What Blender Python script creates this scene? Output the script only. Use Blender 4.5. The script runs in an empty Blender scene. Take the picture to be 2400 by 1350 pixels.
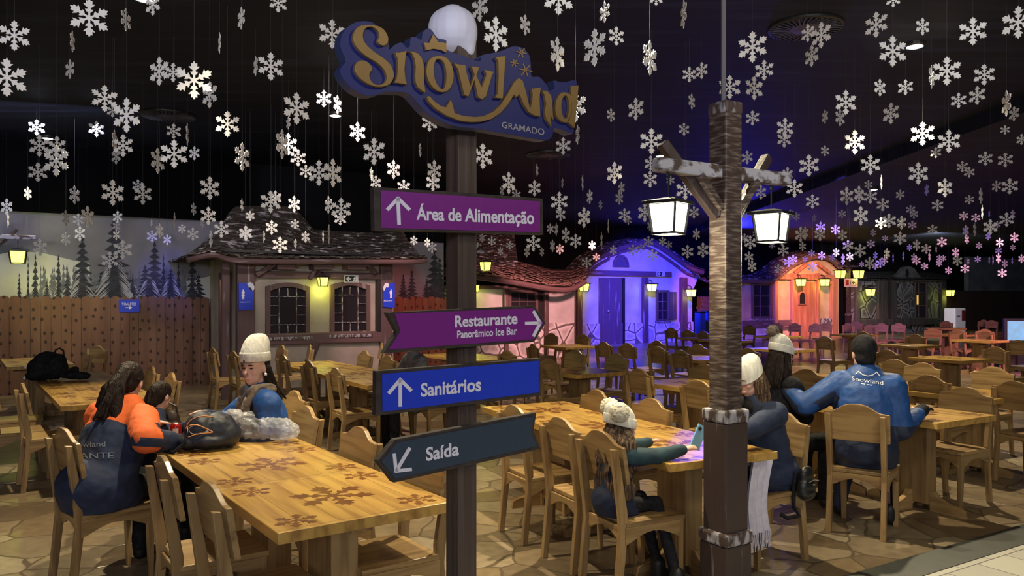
import bpy, bmesh, math, random
from mathutils import Vector, Matrix
from mathutils.bvhtree import BVHTree
random.seed(7)
R = math.radians
S = bpy.context.scene
C = S.collection
# ------------------------------------------------------------------ camera, world, lights, exposure
F, HZ, HC = 1800.0, 700.0, 1.67          # focal length (px of a 2400x1350 frame), horizon row, eye height
cd = bpy.data.cameras.new('camera'); cam = bpy.data.objects.new('camera', cd); C.objects.link(cam)
cd.sensor_width = 36; cd.lens = 36 * F / 2400; cd.shift_y = (HZ - 675) / 2400; cd.clip_end = 200
cam.location = (0, 0, HC); cam.rotation_euler = (R(90), 0, 0); S.camera = cam
S.view_settings.view_transform = 'Standard'; S.view_settings.look = 'None'
S.view_settings.exposure = 0.0; S.view_settings.gamma = 1.0; S.view_settings.use_curve_mapping = False
W = bpy.data.worlds.new('world'); S.world = W; W.use_nodes = True
W.node_tree.nodes['Background'].inputs[0].default_value = (.55, .6, .8, 1)
W.node_tree.nodes['Background'].inputs[1].default_value = .022
def light(kind, loc, power, col=(1, 1, 1), aim=None, size=.1, size_y=None, spot=70, blend=.4, name='lamp_light'):
    d = bpy.data.lights.new(name, kind); d.energy = power; d.color = col
    if kind == 'AREA':
        d.size = size
        if size_y: d.shape = 'RECTANGLE'; d.size_y = size_y
    else: d.shadow_soft_size = size
    if kind == 'SPOT': d.spot_size = R(spot); d.spot_blend = blend
    o = bpy.data.objects.new(name, d); C.objects.link(o); o.location = loc
    if aim: o.rotation_euler = (Vector(aim) - Vector(loc)).to_track_quat('-Z', 'Y').to_euler()
    return o
# the bright lobby behind the photographer
light('AREA', (0, -7, 4.2), 560, (.94, .93, 1), (0, 9, 2.2), 12, 3.0, name='lobby_light')
for x_ in (-10, -5.5, -1.5, 2.5, 6.5, 11): light('SPOT', (x_ * .35, -5, 2.7), 1000, (.95, .94, 1), (x_, 9, 4.9), .25, spot=34, blend=.75, name='flake_fill_spot')  # added unseen spots that brighten the hanging snowflakes
light('AREA', (3.2, 1.3, 4.2), 60, (1, .88, .62), (3.8, 3.9, 0), 1.2, .8, name='walkway_light')
WARM = (1, .84, .55)
# the ceiling spots (seen ones get fixtures further down; the unseen others have none)
SPOTS = [((4.3, 8.2), 400, (4.0, 7.2), 84), ((-3.3, 6.9), 420, (-3.0, 6.3), 80), ((-2.6, 11.3), 330, (-2.2, 10.6), 84), ((2.8, 14.5), 380, (2.6, 13.6), 84),
         ((8.2, 17.4), 520, (8.0, 16.5), 88), ((-7.8, 12.9), 130, (-7.4, 12.2), 80), ((.9, 6.3), 520, (1.0, 5.4), 84), ((-1.4, 4.6), 300, (-1.3, 4.2), 84), ((6.5, 12.5), 450, (6.3, 11.7), 88)]
CEIL = 4.4
for (x, y), p, a, sp in SPOTS: light('SPOT', (x, y, CEIL - (.1 if x < 6.9 else .32)), p * 1.8, WARM, (a[0], a[1], 0), .05, spot=sp, blend=.5, name='ceiling_spot_light')
# coloured washes on the cottages and hall, and a few added fills
light('SPOT', (4.6, 23.6, 3.9), 6500, (.030, .028, 1), (6.0, 29, 1.0), .15, spot=75, blend=.6, name='blue_wash')
light('SPOT', (6.2, 20.5, 4.1), 2400, (.05, .045, 1), (4.3, 15.4, 0), .15, spot=46, blend=.6, name='blue_wash')
light('SPOT', (6.2, 20.4, 4.1), 4200, (.12, .08, 1), (1.30, 4.62, .76), .02, spot=2.6, blend=.1, name='blue_beam')
light('SPOT', (8.0, 27.5, 3.2), 1300, (.03, .03, 1), (9.5, 25.0, 4.4), .2, spot=130, blend=.8, name='blue_wash')  # added uplight imitating the blue bounce on the ceiling
light('SPOT', (2.2, 17.6, 2.9), 1300, (1, .42, .40), (1.3, 22.3, 1.5), .15, spot=75, blend=.6, name='red_wash')
light('SPOT', (-.9, 15.8, 3.6), 230, (1, .25, .22), (-2.2, 16.0, .5), .15, spot=90, blend=.7, name='red_wash')
light('SPOT', (12.2, 29.5, 4.0), 2600, (1, .36, .22), (13.4, 34.5, 1.0), .15, spot=62, blend=.6, name='red_wash')
light('SPOT', (11.0, 12.0, 4.05), 3600, (1, .42, .66), (12.4, 19.5, .5), .2, spot=54, blend=.7, name='pink_wash')
light('SPOT', (6.6, 15.6, 4.2), 2400, (.34, .16, 1), (9.6, 23.5, .6), .15, spot=36, blend=.7, name='violet_wash')
light('SPOT', (12.6, 26.0, 4.1), 700, (1, .34, .25), (13.2, 30.2, 1.7), .1, spot=30, blend=.7, name='red_wash')
light('SPOT', (-.7, 11.2, 4.1), 520, (1, .55, .52), (-2.35, 14.1, 1.1), .1, spot=30, blend=.8, name='pink_wash')
light('SPOT', (16, 29, 4.0), 1100, (.85, .9, 1), (20, 37.5, 1.2), .3, spot=110, blend=.7, name='dim_fill')  # added dim fill to lift the stone cottage and right wall
light('SPOT', (-1.6, 8.2, 4.25), 420, (1, .86, .80), (-3.2, 13.6, 1.7), .2, spot=70, blend=.7, name='washhouse_fill')  # added fill lamp that brightens the washhouse front
light('SPOT', (7.0, 27.0, 4.0), 500, (1, .2, .45), (7.9, 31.0, 1.0), .15, spot=50, blend=.6, name='pink_wash')
light('AREA', (-7.2, 10.3, 4.0), 34, (.78, .78, 1), (-8.2, 13.8, 2.2), 3, .6, name='mural_wash')
light('SPOT', (-5.6, 11.5, 4.0), 260, (.14, .14, 1), (-6.5, 14.6, 2.0), .1, spot=22, blend=.8, name='mural_blue_spot')

# ------------------------------------------------------------------ view geometry
def gp(px, py, z=0.0):                       # where the view ray of a pixel meets a horizontal plane
    Y = F * (HC - z) / (py - HZ); return Vector(((px - 1200) * Y / F, Y, z))
def at(px, py, Y): return Vector(((px - 1200) * Y / F, Y, HC + (HZ - py) * Y / F))
class Plane:                                 # an upright plane through P0 along dir; local (t, d, z): d > 0 is away from the viewer
    def __init__(s, P0, ang): s.p = Vector((P0[0], P0[1])); s.a = R(ang); s.u = Vector((math.cos(s.a), math.sin(s.a)))
    def hit(s, px, py, d=0):
        k = (px - 1200) / F; n = Vector((-s.u.y, s.u.x)); p = s.p + n * d
        t = (k * p.y - p.x) / (s.u.x - k * s.u.y); Y = p.y + s.u.y * t
        return t, HC + (HZ - py) * Y / F
    def loc(s, px, py, d=0):                 # local coordinates
        t, z = s.hit(px, py, d); return Vector((t, d, z))
    def world(s, l): return Vector((s.p.x + s.u.x * l[0] - s.u.y * l[1], s.p.y + s.u.y * l[0] + s.u.x * l[1], l[2]))
# ------------------------------------------------------------------ materials
MATS = {}
def mat(name, col, rough=.6, metal=0, col2=None, scale=(8, 8, 8), detail=4, lo=.35, hi=.65, bump=0, bscale=None, emit=None, estr=0, coat=0, trans=0, alpha=1, rand=0, sheen=0, col3=None):
    m = bpy.data.materials.new(name); m.use_nodes = True; nt = m.node_tree; N = nt.nodes; L = nt.links; b = N['Principled BSDF']
    b.inputs['Base Color'].default_value = (*col, 1); b.inputs['Roughness'].default_value = rough; b.inputs['Metallic'].default_value = metal
    if coat: b.inputs['Coat Weight'].default_value = coat; b.inputs['Coat Roughness'].default_value = .2
    if trans: b.inputs['Transmission Weight'].default_value = trans
    if alpha < 1: b.inputs['Alpha'].default_value = alpha
    if sheen: b.inputs['Sheen Weight'].default_value = sheen
    if emit: b.inputs['Emission Color'].default_value = (*emit, 1); b.inputs['Emission Strength'].default_value = estr
    out = None
    if col2 or bump:
        tc = N.new('ShaderNodeTexCoord'); mp = N.new('ShaderNodeMapping'); mp.inputs['Scale'].default_value = scale
        L.new(tc.outputs['Object'], mp.inputs[0])
        vec = mp.outputs[0]
        if rand:
            oi = N.new('ShaderNodeObjectInfo'); ad = N.new('ShaderNodeVectorMath'); ad.operation = 'MULTIPLY_ADD'
            ad.inputs[1].default_value = (1, 1, 1); L.new(vec, ad.inputs[0])
            ml = N.new('ShaderNodeMath'); ml.operation = 'MULTIPLY'; ml.inputs[1].default_value = 37; L.new(oi.outputs['Random'], ml.inputs[0]); L.new(ml.outputs[0], ad.inputs[2]); vec = ad.outputs[0]
        nz = N.new('ShaderNodeTexNoise'); nz.inputs['Scale'].default_value = 1; nz.inputs['Detail'].default_value = detail; L.new(vec, nz.inputs['Vector'])
        if col2:
            rp = N.new('ShaderNodeValToRGB'); L.new(nz.outputs[0], rp.inputs[0])
            rp.color_ramp.elements[0].position = lo; rp.color_ramp.elements[1].position = hi
            rp.color_ramp.elements[0].color = (*col, 1); rp.color_ramp.elements[1].color = (*col2, 1)
            if col3: e = rp.color_ramp.elements.new((lo + hi) / 2); e.color = (*col3, 1)
            out = rp.outputs[0]
            if rand:
                hs = N.new('ShaderNodeHueSaturation'); mr = N.new('ShaderNodeMapRange'); mr.inputs[3].default_value = 1 - rand; mr.inputs[4].default_value = 1 + rand
                L.new(oi.outputs['Random'], mr.inputs[0]); L.new(mr.outputs[0], hs.inputs['Value']); L.new(out, hs.inputs['Color']); out = hs.outputs[0]
            L.new(out, b.inputs['Base Color'])
        if bump:
            bp = N.new('ShaderNodeBump'); bp.inputs['Strength'].default_value = bump; bp.inputs['Distance'].default_value = .02; src = nz.outputs[0]
            if bscale:
                n2 = N.new('ShaderNodeTexNoise'); n2.inputs['Scale'].default_value = bscale; n2.inputs['Detail'].default_value = 3; L.new(tc.outputs['Object'], n2.inputs['Vector']); src = n2.outputs[0]
            L.new(src, bp.inputs['Height']); L.new(bp.outputs[0], b.inputs['Normal'])
    MATS[name] = m; return m
def nodes(m): return m.node_tree.nodes, m.node_tree.links, m.node_tree.nodes['Principled BSDF']
def stone_mat(name, cols, edge, scale, rough, ew=.03, bump=.6, xscale=1, edgehi=None):
    m = mat(name, cols[0], rough); N, L, b = nodes(m)
    tc = N.new('ShaderNodeTexCoord'); mp = N.new('ShaderNodeMapping'); mp.inputs['Scale'].default_value = (scale * xscale, scale, scale); L.new(tc.outputs['Object'], mp.inputs[0])
    wn = N.new('ShaderNodeTexNoise'); wn.inputs['Scale'].default_value = 1.3; L.new(mp.outputs[0], wn.inputs['Vector'])
    mx0 = N.new('ShaderNodeMixRGB'); mx0.inputs[0].default_value = .18; L.new(mp.outputs[0], mx0.inputs[1]); L.new(wn.outputs['Color'], mx0.inputs[2])
    v1 = N.new('ShaderNodeTexVoronoi'); v2 = N.new('ShaderNodeTexVoronoi'); v2.feature = 'DISTANCE_TO_EDGE'
    for v in (v1, v2): v.inputs['Scale'].default_value = 1; L.new(mx0.outputs[0], v.inputs['Vector'])
    sp = N.new('ShaderNodeSeparateColor'); L.new(v1.outputs['Color'], sp.inputs[0])
    rp = N.new('ShaderNodeValToRGB'); L.new(sp.outputs[0], rp.inputs[0]); E = rp.color_ramp.elements
    E[0].color = (*cols[0], 1); E[1].color = (*cols[-1], 1)
    for i, c in enumerate(cols[1:-1]): e = E.new((i + 1) / (len(cols) - 1)); e.color = (*c, 1)
    nz = N.new('ShaderNodeTexNoise'); nz.inputs['Scale'].default_value = 5; nz.inputs['Detail'].default_value = 6; L.new(mp.outputs[0], nz.inputs['Vector'])
    mx = N.new('ShaderNodeMixRGB'); mx.blend_type = 'MULTIPLY'; mx.inputs[0].default_value = .55
    r2 = N.new('ShaderNodeValToRGB'); r2.color_ramp.elements[0].position = .3; r2.color_ramp.elements[0].color = (.45, .42, .4, 1); r2.color_ramp.elements[1].position = .65; L.new(nz.outputs[0], r2.inputs[0])
    L.new(rp.outputs[0], mx.inputs[1]); L.new(r2.outputs[0], mx.inputs[2])
    er = N.new('ShaderNodeValToRGB'); er.color_ramp.elements[0].position = ew * .5; er.color_ramp.elements[1].position = ew; L.new(v2.outputs['Distance'], er.inputs[0])
    m2 = N.new('ShaderNodeMixRGB'); L.new(er.outputs[0], m2.inputs[0]); m2.inputs[1].default_value = (*edge, 1); last = mx.outputs[0]
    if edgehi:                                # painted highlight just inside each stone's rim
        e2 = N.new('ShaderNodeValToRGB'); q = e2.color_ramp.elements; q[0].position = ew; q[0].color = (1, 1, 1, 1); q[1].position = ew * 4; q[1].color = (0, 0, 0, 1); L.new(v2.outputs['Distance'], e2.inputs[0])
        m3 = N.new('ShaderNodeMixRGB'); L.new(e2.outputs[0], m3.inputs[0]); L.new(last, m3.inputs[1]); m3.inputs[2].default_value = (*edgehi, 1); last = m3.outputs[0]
    L.new(last, m2.inputs[2]); L.new(m2.outputs[0], b.inputs['Base Color'])
    bp = N.new('ShaderNodeBump'); bp.inputs['Strength'].default_value = bump; bp.inputs['Distance'].default_value = .01
    L.new(er.outputs[0], bp.inputs['Height']); L.new(bp.outputs[0], b.inputs['Normal'])
    return m
PINE, PINE2 = (.345, .222, .092), (.175, .096, .036)
pine_v = mat('pine_upright', PINE, .42, col2=PINE2, scale=(26, 26, 2.2), lo=.42, hi=.72, rand=.18, coat=.25)
pine_y = mat('pine_crosswise', PINE, .42, col2=PINE2, scale=(26, 2.2, 30), lo=.42, hi=.72, rand=.18, coat=.25)
pine_x = mat('pine_lengthwise', PINE, .42, col2=PINE2, scale=(2.2, 26, 30), lo=.42, hi=.72, rand=.18, coat=.25)
pine_t = mat('pine_tabletop', (.52, .315, .080), .36, col2=(.27, .14, .034), scale=(22, 1.6, 12), lo=.40, hi=.74, rand=.10, coat=.3)
inlay = mat('snowflake_stain', (.22, .085, .02), .34, col2=(.16, .06, .015), scale=(22, 1.6, 12), coat=.6)
groove = mat('table_groove', (.14, .07, .02), .5)
def shade(name, col, r=.6, **k): return mat(name, col, r, **k)
black = mat('black_metal', (.012, .012, .013), .45)
blackc = mat('black_cloth', (.008, .008, .010), .8, col2=(.02, .02, .024), scale=(30, 30, 30), bump=.2)
navy = mat('navy_cloth', (.010, .018, .050), .8, col2=(.016, .028, .075), scale=(14, 14, 14), bump=.25)
royal = mat('royal_blue_cloth', (.007, .055, .23), .6, col2=(.012, .075, .29), scale=(9, 9, 9), bump=.3)
orange = mat('orange_cloth', (.72, .13, .025), .75, col2=(.62, .10, .02), scale=(14, 14, 14), bump=.25)
teal = mat('dark_teal_cloth', (.008, .03, .045), .8, col2=(.012, .045, .065), scale=(12, 12, 12), bump=.25)
greyc = mat('grey_cloth', (.10, .10, .11), .9, col2=(.16, .16, .17), scale=(20, 20, 20), bump=.2)
knit = mat('white_knit', (.72, .71, .66), .9, col2=(.60, .59, .55), scale=(60, 60, 14), bump=.5)
pomfur = mat('white_pompom_fur', (.75, .71, .60), .95, col2=(.55, .50, .40), scale=(45, 45, 45), bump=1)
pombrown = mat('brown_pompom_fur', (.22, .17, .14), .95, col2=(.08, .06, .05), scale=(55, 55, 55), bump=1)
scarfm = mat('brown_scarf_wool', (.10, .075, .055), .95, col2=(.17, .13, .10), scale=(40, 5, 40), bump=.3)
lilac = mat('pale_lilac_wool', (.62, .60, .74), .95, col2=(.70, .68, .80), scale=(30, 6, 30), bump=.3)
hairm = mat('dark_hair', (.010, .006, .005), .5, col2=(.022, .013, .010), scale=(110, 110, 4), bump=.6)
hairl = mat('light_brown_hair', (.045, .026, .018), .5, col2=(.26, .18, .12), scale=(95, 95, 4), lo=.42, hi=.78, bump=.6)
skin = mat('skin', (.58, .34, .27), .5, col2=(.62, .38, .31), scale=(9, 9, 9))
lipm = mat('lips', (.40, .14, .12), .5)
eyem = mat('dark_eye', (.02, .012, .01), .3)
shoe = mat('shoe_leather', (.010, .010, .010), .5)
white = mat('white_paint', (.75, .75, .78), .5)
letter = mat('sign_lettering', (.84, .84, 1.0), .5)
purple = mat('purple_panel', (.21, .018, .27), .45, col2=(.225, .02, .285), scale=(60, 60, 60))
bluep = mat('blue_panel', (.014, .050, .68), .45, col2=(.016, .055, .72), scale=(60, 60, 60))
slate = mat('slate_panel', (.033, .055, .095), .5, col2=(.038, .062, .105), scale=(60, 60, 60))
framew = mat('dark_sign_wood', (.030, .022, .020), .7, col2=(.055, .042, .040), scale=(3, 30, 30), bump=.4)
polew = mat('pole_wood', (.060, .040, .034), .65, col2=(.105, .075, .062), scale=(38, 38, 1.6), lo=.3, hi=.7, bump=.5)
gold = mat('gold_paint', (.26, .165, .06), .42, metal=.3, col2=(.21, .13, .045), scale=(5, 5, 5))
boardb = mat('name_board_blue', (.005, .011, .125), .45)
boardr = mat('name_board_rim', (.032, .045, .13), .5)
snow = mat('snow', (.78, .78, .90), .55, col2=(.70, .70, .86), scale=(6, 6, 6), bump=.15)
flake = mat('snowflake_card', (.80, .79, .78), .6, rand=.12, col2=(.76, .75, .74), scale=(3, 3, 3))
cordm = mat('thin_cord', (.05, .05, .055), .6)
timber = mat('painted_timber', (.105, .060, .062), .6, col2=(.46, .38, .40), scale=(16, 16, 1.2), lo=.60, hi=.80, detail=7, bump=.5, rand=.1)
timberh = mat('painted_timber_level', (.115, .066, .068), .6, col2=(.46, .38, .40), scale=(1.4, 12, 14), lo=.60, hi=.82, detail=7, bump=.5, rand=.1)
postm = mat('lamp_post_wood', (.055, .034, .030), .5, col2=(.30, .25, .22), scale=(12, 12, 85), lo=.46, hi=.84, detail=9, bump=.4)
postc = mat('lamp_post_bark', (.050, .032, .030), .55, col2=(.40, .37, .39), scale=(26, 26, 2.6), lo=.64, hi=.82, detail=8, bump=.3)
frost = mat('frosted_wood', (.40, .40, .46), .6, col2=(.07, .045, .04), scale=(26, 26, 9), lo=.42, hi=.54, detail=6, bump=.4)
plaster = mat('plaster', (.42, .37, .31), .85, col2=(.30, .26, .22), scale=(2.2, 2.2, 2.2), detail=6, bump=.15)
plastw = mat('pale_plaster', (.60, .58, .58), .85, col2=(.45, .43, .43), scale=(1.6, 1.6, 1.6), detail=6, bump=.15)
plasto = mat('ochre_plaster', (.52, .40, .24), .85, col2=(.38, .28, .16), scale=(1.6, 1.6, 1.6), detail=6, bump=.15)
redwood = mat('red_brown_planks', (.33, .13, .07), .55, col2=(.52, .27, .17), scale=(9, 9, .8), lo=.45, hi=.75, detail=7, bump=.5)
dark = mat('dark_interior', (.012, .010, .012), .5)
darkg = mat('dark_window_glass', (.022, .018, .024), .18)
shingle = mat('snowy_shingles', (.060, .046, .040), .75, col2=(.50, .47, .48), scale=(5, 5, 14), lo=.56, hi=.64, detail=6, bump=.4)
tilem = mat('roof_tiles', (.16, .085, .070), .7, col2=(.30, .22, .20), scale=(10, 10, 10), lo=.5, hi=.75, bump=.3)
amber = mat('amber_glass', (.8, .6, .1), .4, emit=(1, .62, .12), estr=.6)
glowy = mat('yellow_lantern_glass', (.9, .9, .2), .3, emit=(.95, 1, .10), estr=3.2)
gloww = mat('white_lantern_glass', (1, .97, .8), .3, emit=(1, .96, .74), estr=14)
spotm = mat('spot_lens', (1, 1, 1), .3, emit=(.92, 1, .95), estr=14)
redp = mat('red_sign', (.32, .015, .012), .5)
greenp = mat('exit_sign_face', (.012, .035, .03), .5)
steel = mat('steel', (.5, .5, .52), .3, metal=1)
for m_ in (hairm, hairl, blackc): m_.node_tree.nodes['Principled BSDF'].inputs['Specular IOR Level'].default_value = .18
fl = stone_mat('flagstones', [(.20, .148, .088), (.30, .235, .155), (.145, .104, .062), (.24, .172, .10), (.35, .29, .20), (.18, .132, .08)], (.10, .076, .048), 2.7, .30, ew=.022, bump=.4)
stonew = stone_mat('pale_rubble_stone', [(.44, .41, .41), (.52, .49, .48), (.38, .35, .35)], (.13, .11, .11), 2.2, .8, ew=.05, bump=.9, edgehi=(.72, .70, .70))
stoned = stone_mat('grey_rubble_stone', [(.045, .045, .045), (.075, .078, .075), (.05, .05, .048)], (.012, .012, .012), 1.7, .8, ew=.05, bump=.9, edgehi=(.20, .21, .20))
# ------------------------------------------------------------------ mesh building
class MB:
    def __init__(s): s.v = []; s.f = []; s.m = []
    def add(s, vs, fs, mi=0):
        o = len(s.v); s.v += [tuple(v) for v in vs]; s.f += [tuple(i + o for i in f) for f in fs]; s.m += [mi] * len(fs); return s
    def box(s, lo, hi, mi=0, M=None):
        vs = [Vector((x, y, z)) for x in (lo[0], hi[0]) for y in (lo[1], hi[1]) for z in (lo[2], hi[2])]
        if M: vs = [M @ v for v in vs]
        return s.add(vs, [(0, 1, 3, 2), (4, 6, 7, 5), (0, 4, 5, 1), (2, 3, 7, 6), (0, 2, 6, 4), (1, 5, 7, 3)], mi)
    def beam(s, p, q, w, h, mi=0, up=(0, 0, 1), taper=1):
        p, q = Vector(p), Vector(q); d = (q - p).normalized(); sd = d.cross(Vector(up))
        if sd.length < 1e-4: sd = d.cross(Vector((0, 1, 0)))
        sd.normalize(); u = sd.cross(d)
        vs = [c + sd * a * w / 2 * k + u * b * h / 2 * k for c, k in ((p, 1), (q, taper)) for a, b in ((-1, -1), (1, -1), (1, 1), (-1, 1))]
        return s.add(vs, [(0, 1, 2, 3), (7, 6, 5, 4)] + [(i, i + 4, (i + 1) % 4 + 4, (i + 1) % 4) for i in range(4)], mi)
    def prism(s, poly, fn, d0, d1, mi=0, side=None):   # fn(a, b, d) -> point
        n = len(poly); vs = [fn(a, b, d0) for a, b in poly] + [fn(a, b, d1) for a, b in poly]
        s.add(vs, [tuple(range(n)), tuple(range(2 * n - 1, n - 1, -1))], mi); o = len(s.v) - 2 * n
        for i in range(n): s.f.append((o + i, o + i + n, o + (i + 1) % n + n, o + (i + 1) % n)); s.m.append(mi if side is None else side)
        return s
    def ring(s, a, b, fn, d0, d1, mi=0):               # solid band between two outlines with the same number of points
        n = len(a); vs = [fn(*p, d) for d in (d0, d1) for q in (a, b) for p in q]; fs = []
        for i in range(n):
            j = (i + 1) % n
            fs += [(i, j, n + j, n + i), (2 * n + i, 3 * n + i, 3 * n + j, 2 * n + j), (i, 2 * n + i, 2 * n + j, j), (n + i, n + j, 3 * n + j, 3 * n + i)]
        return s.add(vs, fs, mi)
    def tube(s, path, r, n=8, mi=0, closed=False):
        P = [Vector(p) for p in path]; k = len(P); rs = r if isinstance(r, (list, tuple)) else [r] * k; vs = []; pu = None
        for i, p in enumerate(P):
            d = (P[(i + 1) % k] - P[i - 1]) if closed else (P[min(i + 1, k - 1)] - P[max(i - 1, 0)])
            d.normalize()
            if pu is None: pu = d.orthogonal()
            a = (pu - d * pu.dot(d)).normalized(); pu = a; b = d.cross(a)
            vs += [p + (a * math.cos(t) + b * math.sin(t)) * rs[i] for t in [2 * math.pi * j / n for j in range(n)]]
        fs = []
        for i in range(k if closed else k - 1):
            i2 = (i + 1) % k
            fs += [(i * n + j, i * n + (j + 1) % n, i2 * n + (j + 1) % n, i2 * n + j) for j in range(n)]
        if not closed: fs += [tuple(range(n - 1, -1, -1)), tuple((k - 1) * n + j for j in range(n))]
        return s.add(vs, fs, mi)
    def lathe(s, prof, c=(0, 0, 0), n=16, mi=0, M=None):
        c = Vector(c); vs = []
        for r, z in prof:
            for j in range(n):
                v = Vector((r * math.cos(2 * math.pi * j / n), r * math.sin(2 * math.pi * j / n), z)); vs.append(c + (M @ v if M else v))
        k = len(prof); fs = [(i * n + j, i * n + (j + 1) % n, (i + 1) * n + (j + 1) % n, (i + 1) * n + j) for i in range(k - 1) for j in range(n)]
        fs += [tuple(range(n - 1, -1, -1)), tuple((k - 1) * n + j for j in range(n))]
        return s.add(vs, fs, mi)
    def ell(s, c, r, M=None, n=14, k=9, mi=0):
        c = Vector(c); vs = []
        for i in range(1, k):
            t = math.pi * i / k
            for j in range(n):
                a = 2 * math.pi * j / n; v = Vector((r[0] * math.sin(t) * math.cos(a), r[1] * math.sin(t) * math.sin(a), r[2] * math.cos(t))); vs.append(c + (M @ v if M else v))
        top = Vector((0, 0, r[2])); vs += [c + (M @ top if M else top), c - (M @ top if M else top)]; q = len(vs)
        fs = [(i * n + j, (i + 1) * n + j, (i + 1) * n + (j + 1) % n, i * n + (j + 1) % n) for i in range(k - 2) for j in range(n)]
        fs += [(q - 2, j, (j + 1) % n) for j in range(n)] + [(q - 1, (k - 2) * n + (j + 1) % n, (k - 2) * n + j) for j in range(n)]
        return s.add(vs, fs, mi)
    def cap(s, p, q, a, b, flat=1, fwd=(0, 1, 0), n=14):   # tapered limb with round ends; flat squeezes it along fwd
        p, q = Vector(p), Vector(q); d = q - p; L = d.length; d = d / L if L > 1e-6 else Vector((0, 0, 1))
        f = Vector(fwd); f = f - d * f.dot(d)
        if f.length < .05: f = d.orthogonal()
        f.normalize(); g = d.cross(f); rings = []
        for t in (80, 55, 28): rings.append((p - d * a * math.sin(R(t)), a * math.cos(R(t))))
        rings += [(p, a), (p + d * L * .5, (a + b) / 2), (q, b)]
        for t in (28, 55, 80): rings.append((q + d * b * math.sin(R(t)), b * math.cos(R(t))))
        vs = [c + (f * math.sin(2 * math.pi * j / n) * flat + g * math.cos(2 * math.pi * j / n)) * r for c, r in rings for j in range(n)]
        k = len(rings); fs = [(i * n + j, i * n + (j + 1) % n, (i + 1) * n + (j + 1) % n, (i + 1) * n + j) for i in range(k - 1) for j in range(n)]
        fs += [tuple(range(n - 1, -1, -1)), tuple((k - 1) * n + j for j in range(n))]
        return s.add(vs, fs)
    def mesh(s, name, mats, bevel=0, smooth=False, off=None):
        me = bpy.data.meshes.new(name); vs = s.v
        if off is not None: vs = [(v[0] - off[0], v[1] - off[1], v[2] - off[2]) for v in vs]
        me.from_pydata(vs, [], s.f)
        for m in (mats if isinstance(mats, (list, tuple)) else [mats]): me.materials.append(m)
        me.polygons.foreach_set('material_index', s.m)
        bm = bmesh.new(); bm.from_mesh(me); bmesh.ops.recalc_face_normals(bm, faces=bm.faces)
        if bevel:
            ed = [e for e in bm.edges if len(e.link_faces) == 2 and e.calc_face_angle(0) > .5]
            bmesh.ops.bevel(bm, geom=ed, offset=bevel, segments=2, profile=.5, affect='EDGES', clamp_overlap=True)
        bm.to_mesh(me); bm.free()
        if smooth: me.polygons.foreach_set('use_smooth', [True] * len(me.polygons))
        return me
    def build(s, name, mats, parent=None, bevel=0, smooth=False, off=None):
        return link(name, s.mesh(name, mats, bevel, smooth, off), parent)
def link(name, me, parent=None, loc=None):
    o = bpy.data.objects.new(name, me); C.objects.link(o)
    if parent: o.parent = parent
    if loc is not None: o.location = loc
    return o
def tag(o, label, cat, group=None):
    o['label'] = label; o['category'] = cat
    if group: o['group'] = group
    return o
def thing(name, label, cat, loc=(0, 0, 0), rz=0, group=None):
    o = bpy.data.objects.new(name, None); C.objects.link(o); o.empty_display_size = .1
    o.location = loc; o.rotation_euler = (0, 0, R(rz)); return tag(o, label, cat, group)
def solo(mb, name, mats, label, cat, loc, group=None, bevel=0, smooth=False):     # a thing that is one mesh, given in world coordinates
    o = mb.build(name, mats, None, bevel, smooth, off=loc); o.location = loc; return tag(o, label, cat, group)
def struct(mb, name, mats, bevel=0):
    o = mb.build(name, mats, None, bevel); o['kind'] = 'structure'; return o
KIDS = {}
def dup(root, loc, rz, label, group=None, scale=None):
    if root not in KIDS: KIDS[root] = [c for c in C.objects if c.parent == root]
    r = root.copy(); C.objects.link(r); r.location = loc; r.rotation_euler = (0, 0, R(rz)); r['label'] = label
    if group: r['group'] = group
    if scale: r.scale = (scale,) * 3
    for ch in KIDS[root]:
        if ch not in KIDS: KIDS[ch] = [c for c in C.objects if c.parent == ch]
        c = ch.copy(); C.objects.link(c); c.parent = r
        for g in KIDS[ch]: d = g.copy(); C.objects.link(d); d.parent = c
    return r
def catmull(pts, per=5, closed=True):
    n = len(pts); out = []
    for i in range(n if closed else n - 1):
        p = [pts[(i + k) % n] if closed else pts[max(0, min(n - 1, i + k))] for k in (-1, 0, 1, 2)]
        for j in range(per):
            t = j / per; t2 = t * t; t3 = t2 * t
            out.append(tuple(.5 * (2 * b + (c - a) * t + (2 * a - 5 * b + 4 * c - d) * t2 + (3 * b - a - 3 * c + d) * t3) for a, b, c, d in zip(*p)))
    if not closed: out.append(tuple(pts[-1]))
    return out
def resample(pts, n):
    P = [Vector(p) for p in pts]; P.append(P[0]); L = [0]
    for a, b in zip(P, P[1:]): L.append(L[-1] + (b - a).length)
    out = []; j = 0
    for i in range(n):
        t = L[-1] * i / n
        while j < len(P) - 2 and L[j + 1] < t: j += 1
        out.append(tuple(P[j].lerp(P[j + 1], (t - L[j]) / max(1e-9, L[j + 1] - L[j]))))
    return out
DG = bpy.context.evaluated_depsgraph_get
def blob(mb, voxel=.01, smooth=4, disp=0, dscale=.1):  # melts overlapping closed shapes into one skin
    me = mb.mesh('t', skin); o = bpy.data.objects.new('t', me); C.objects.link(o)
    r = o.modifiers.new('r', 'REMESH'); r.mode = 'VOXEL'; r.voxel_size = voxel; r.use_smooth_shade = True
    if smooth: q = o.modifiers.new('s', 'SMOOTH'); q.iterations = smooth; q.factor = .5
    if disp:
        tx = bpy.data.textures.new('t', 'CLOUDS'); tx.noise_scale = dscale; d = o.modifiers.new('d', 'DISPLACE'); d.texture = tx; d.strength = disp; d.texture_coords = 'LOCAL'
    out = bpy.data.meshes.new_from_object(o.evaluated_get(DG())); bpy.data.objects.remove(o); bpy.data.meshes.remove(me); out.materials.clear()
    return out
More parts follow.
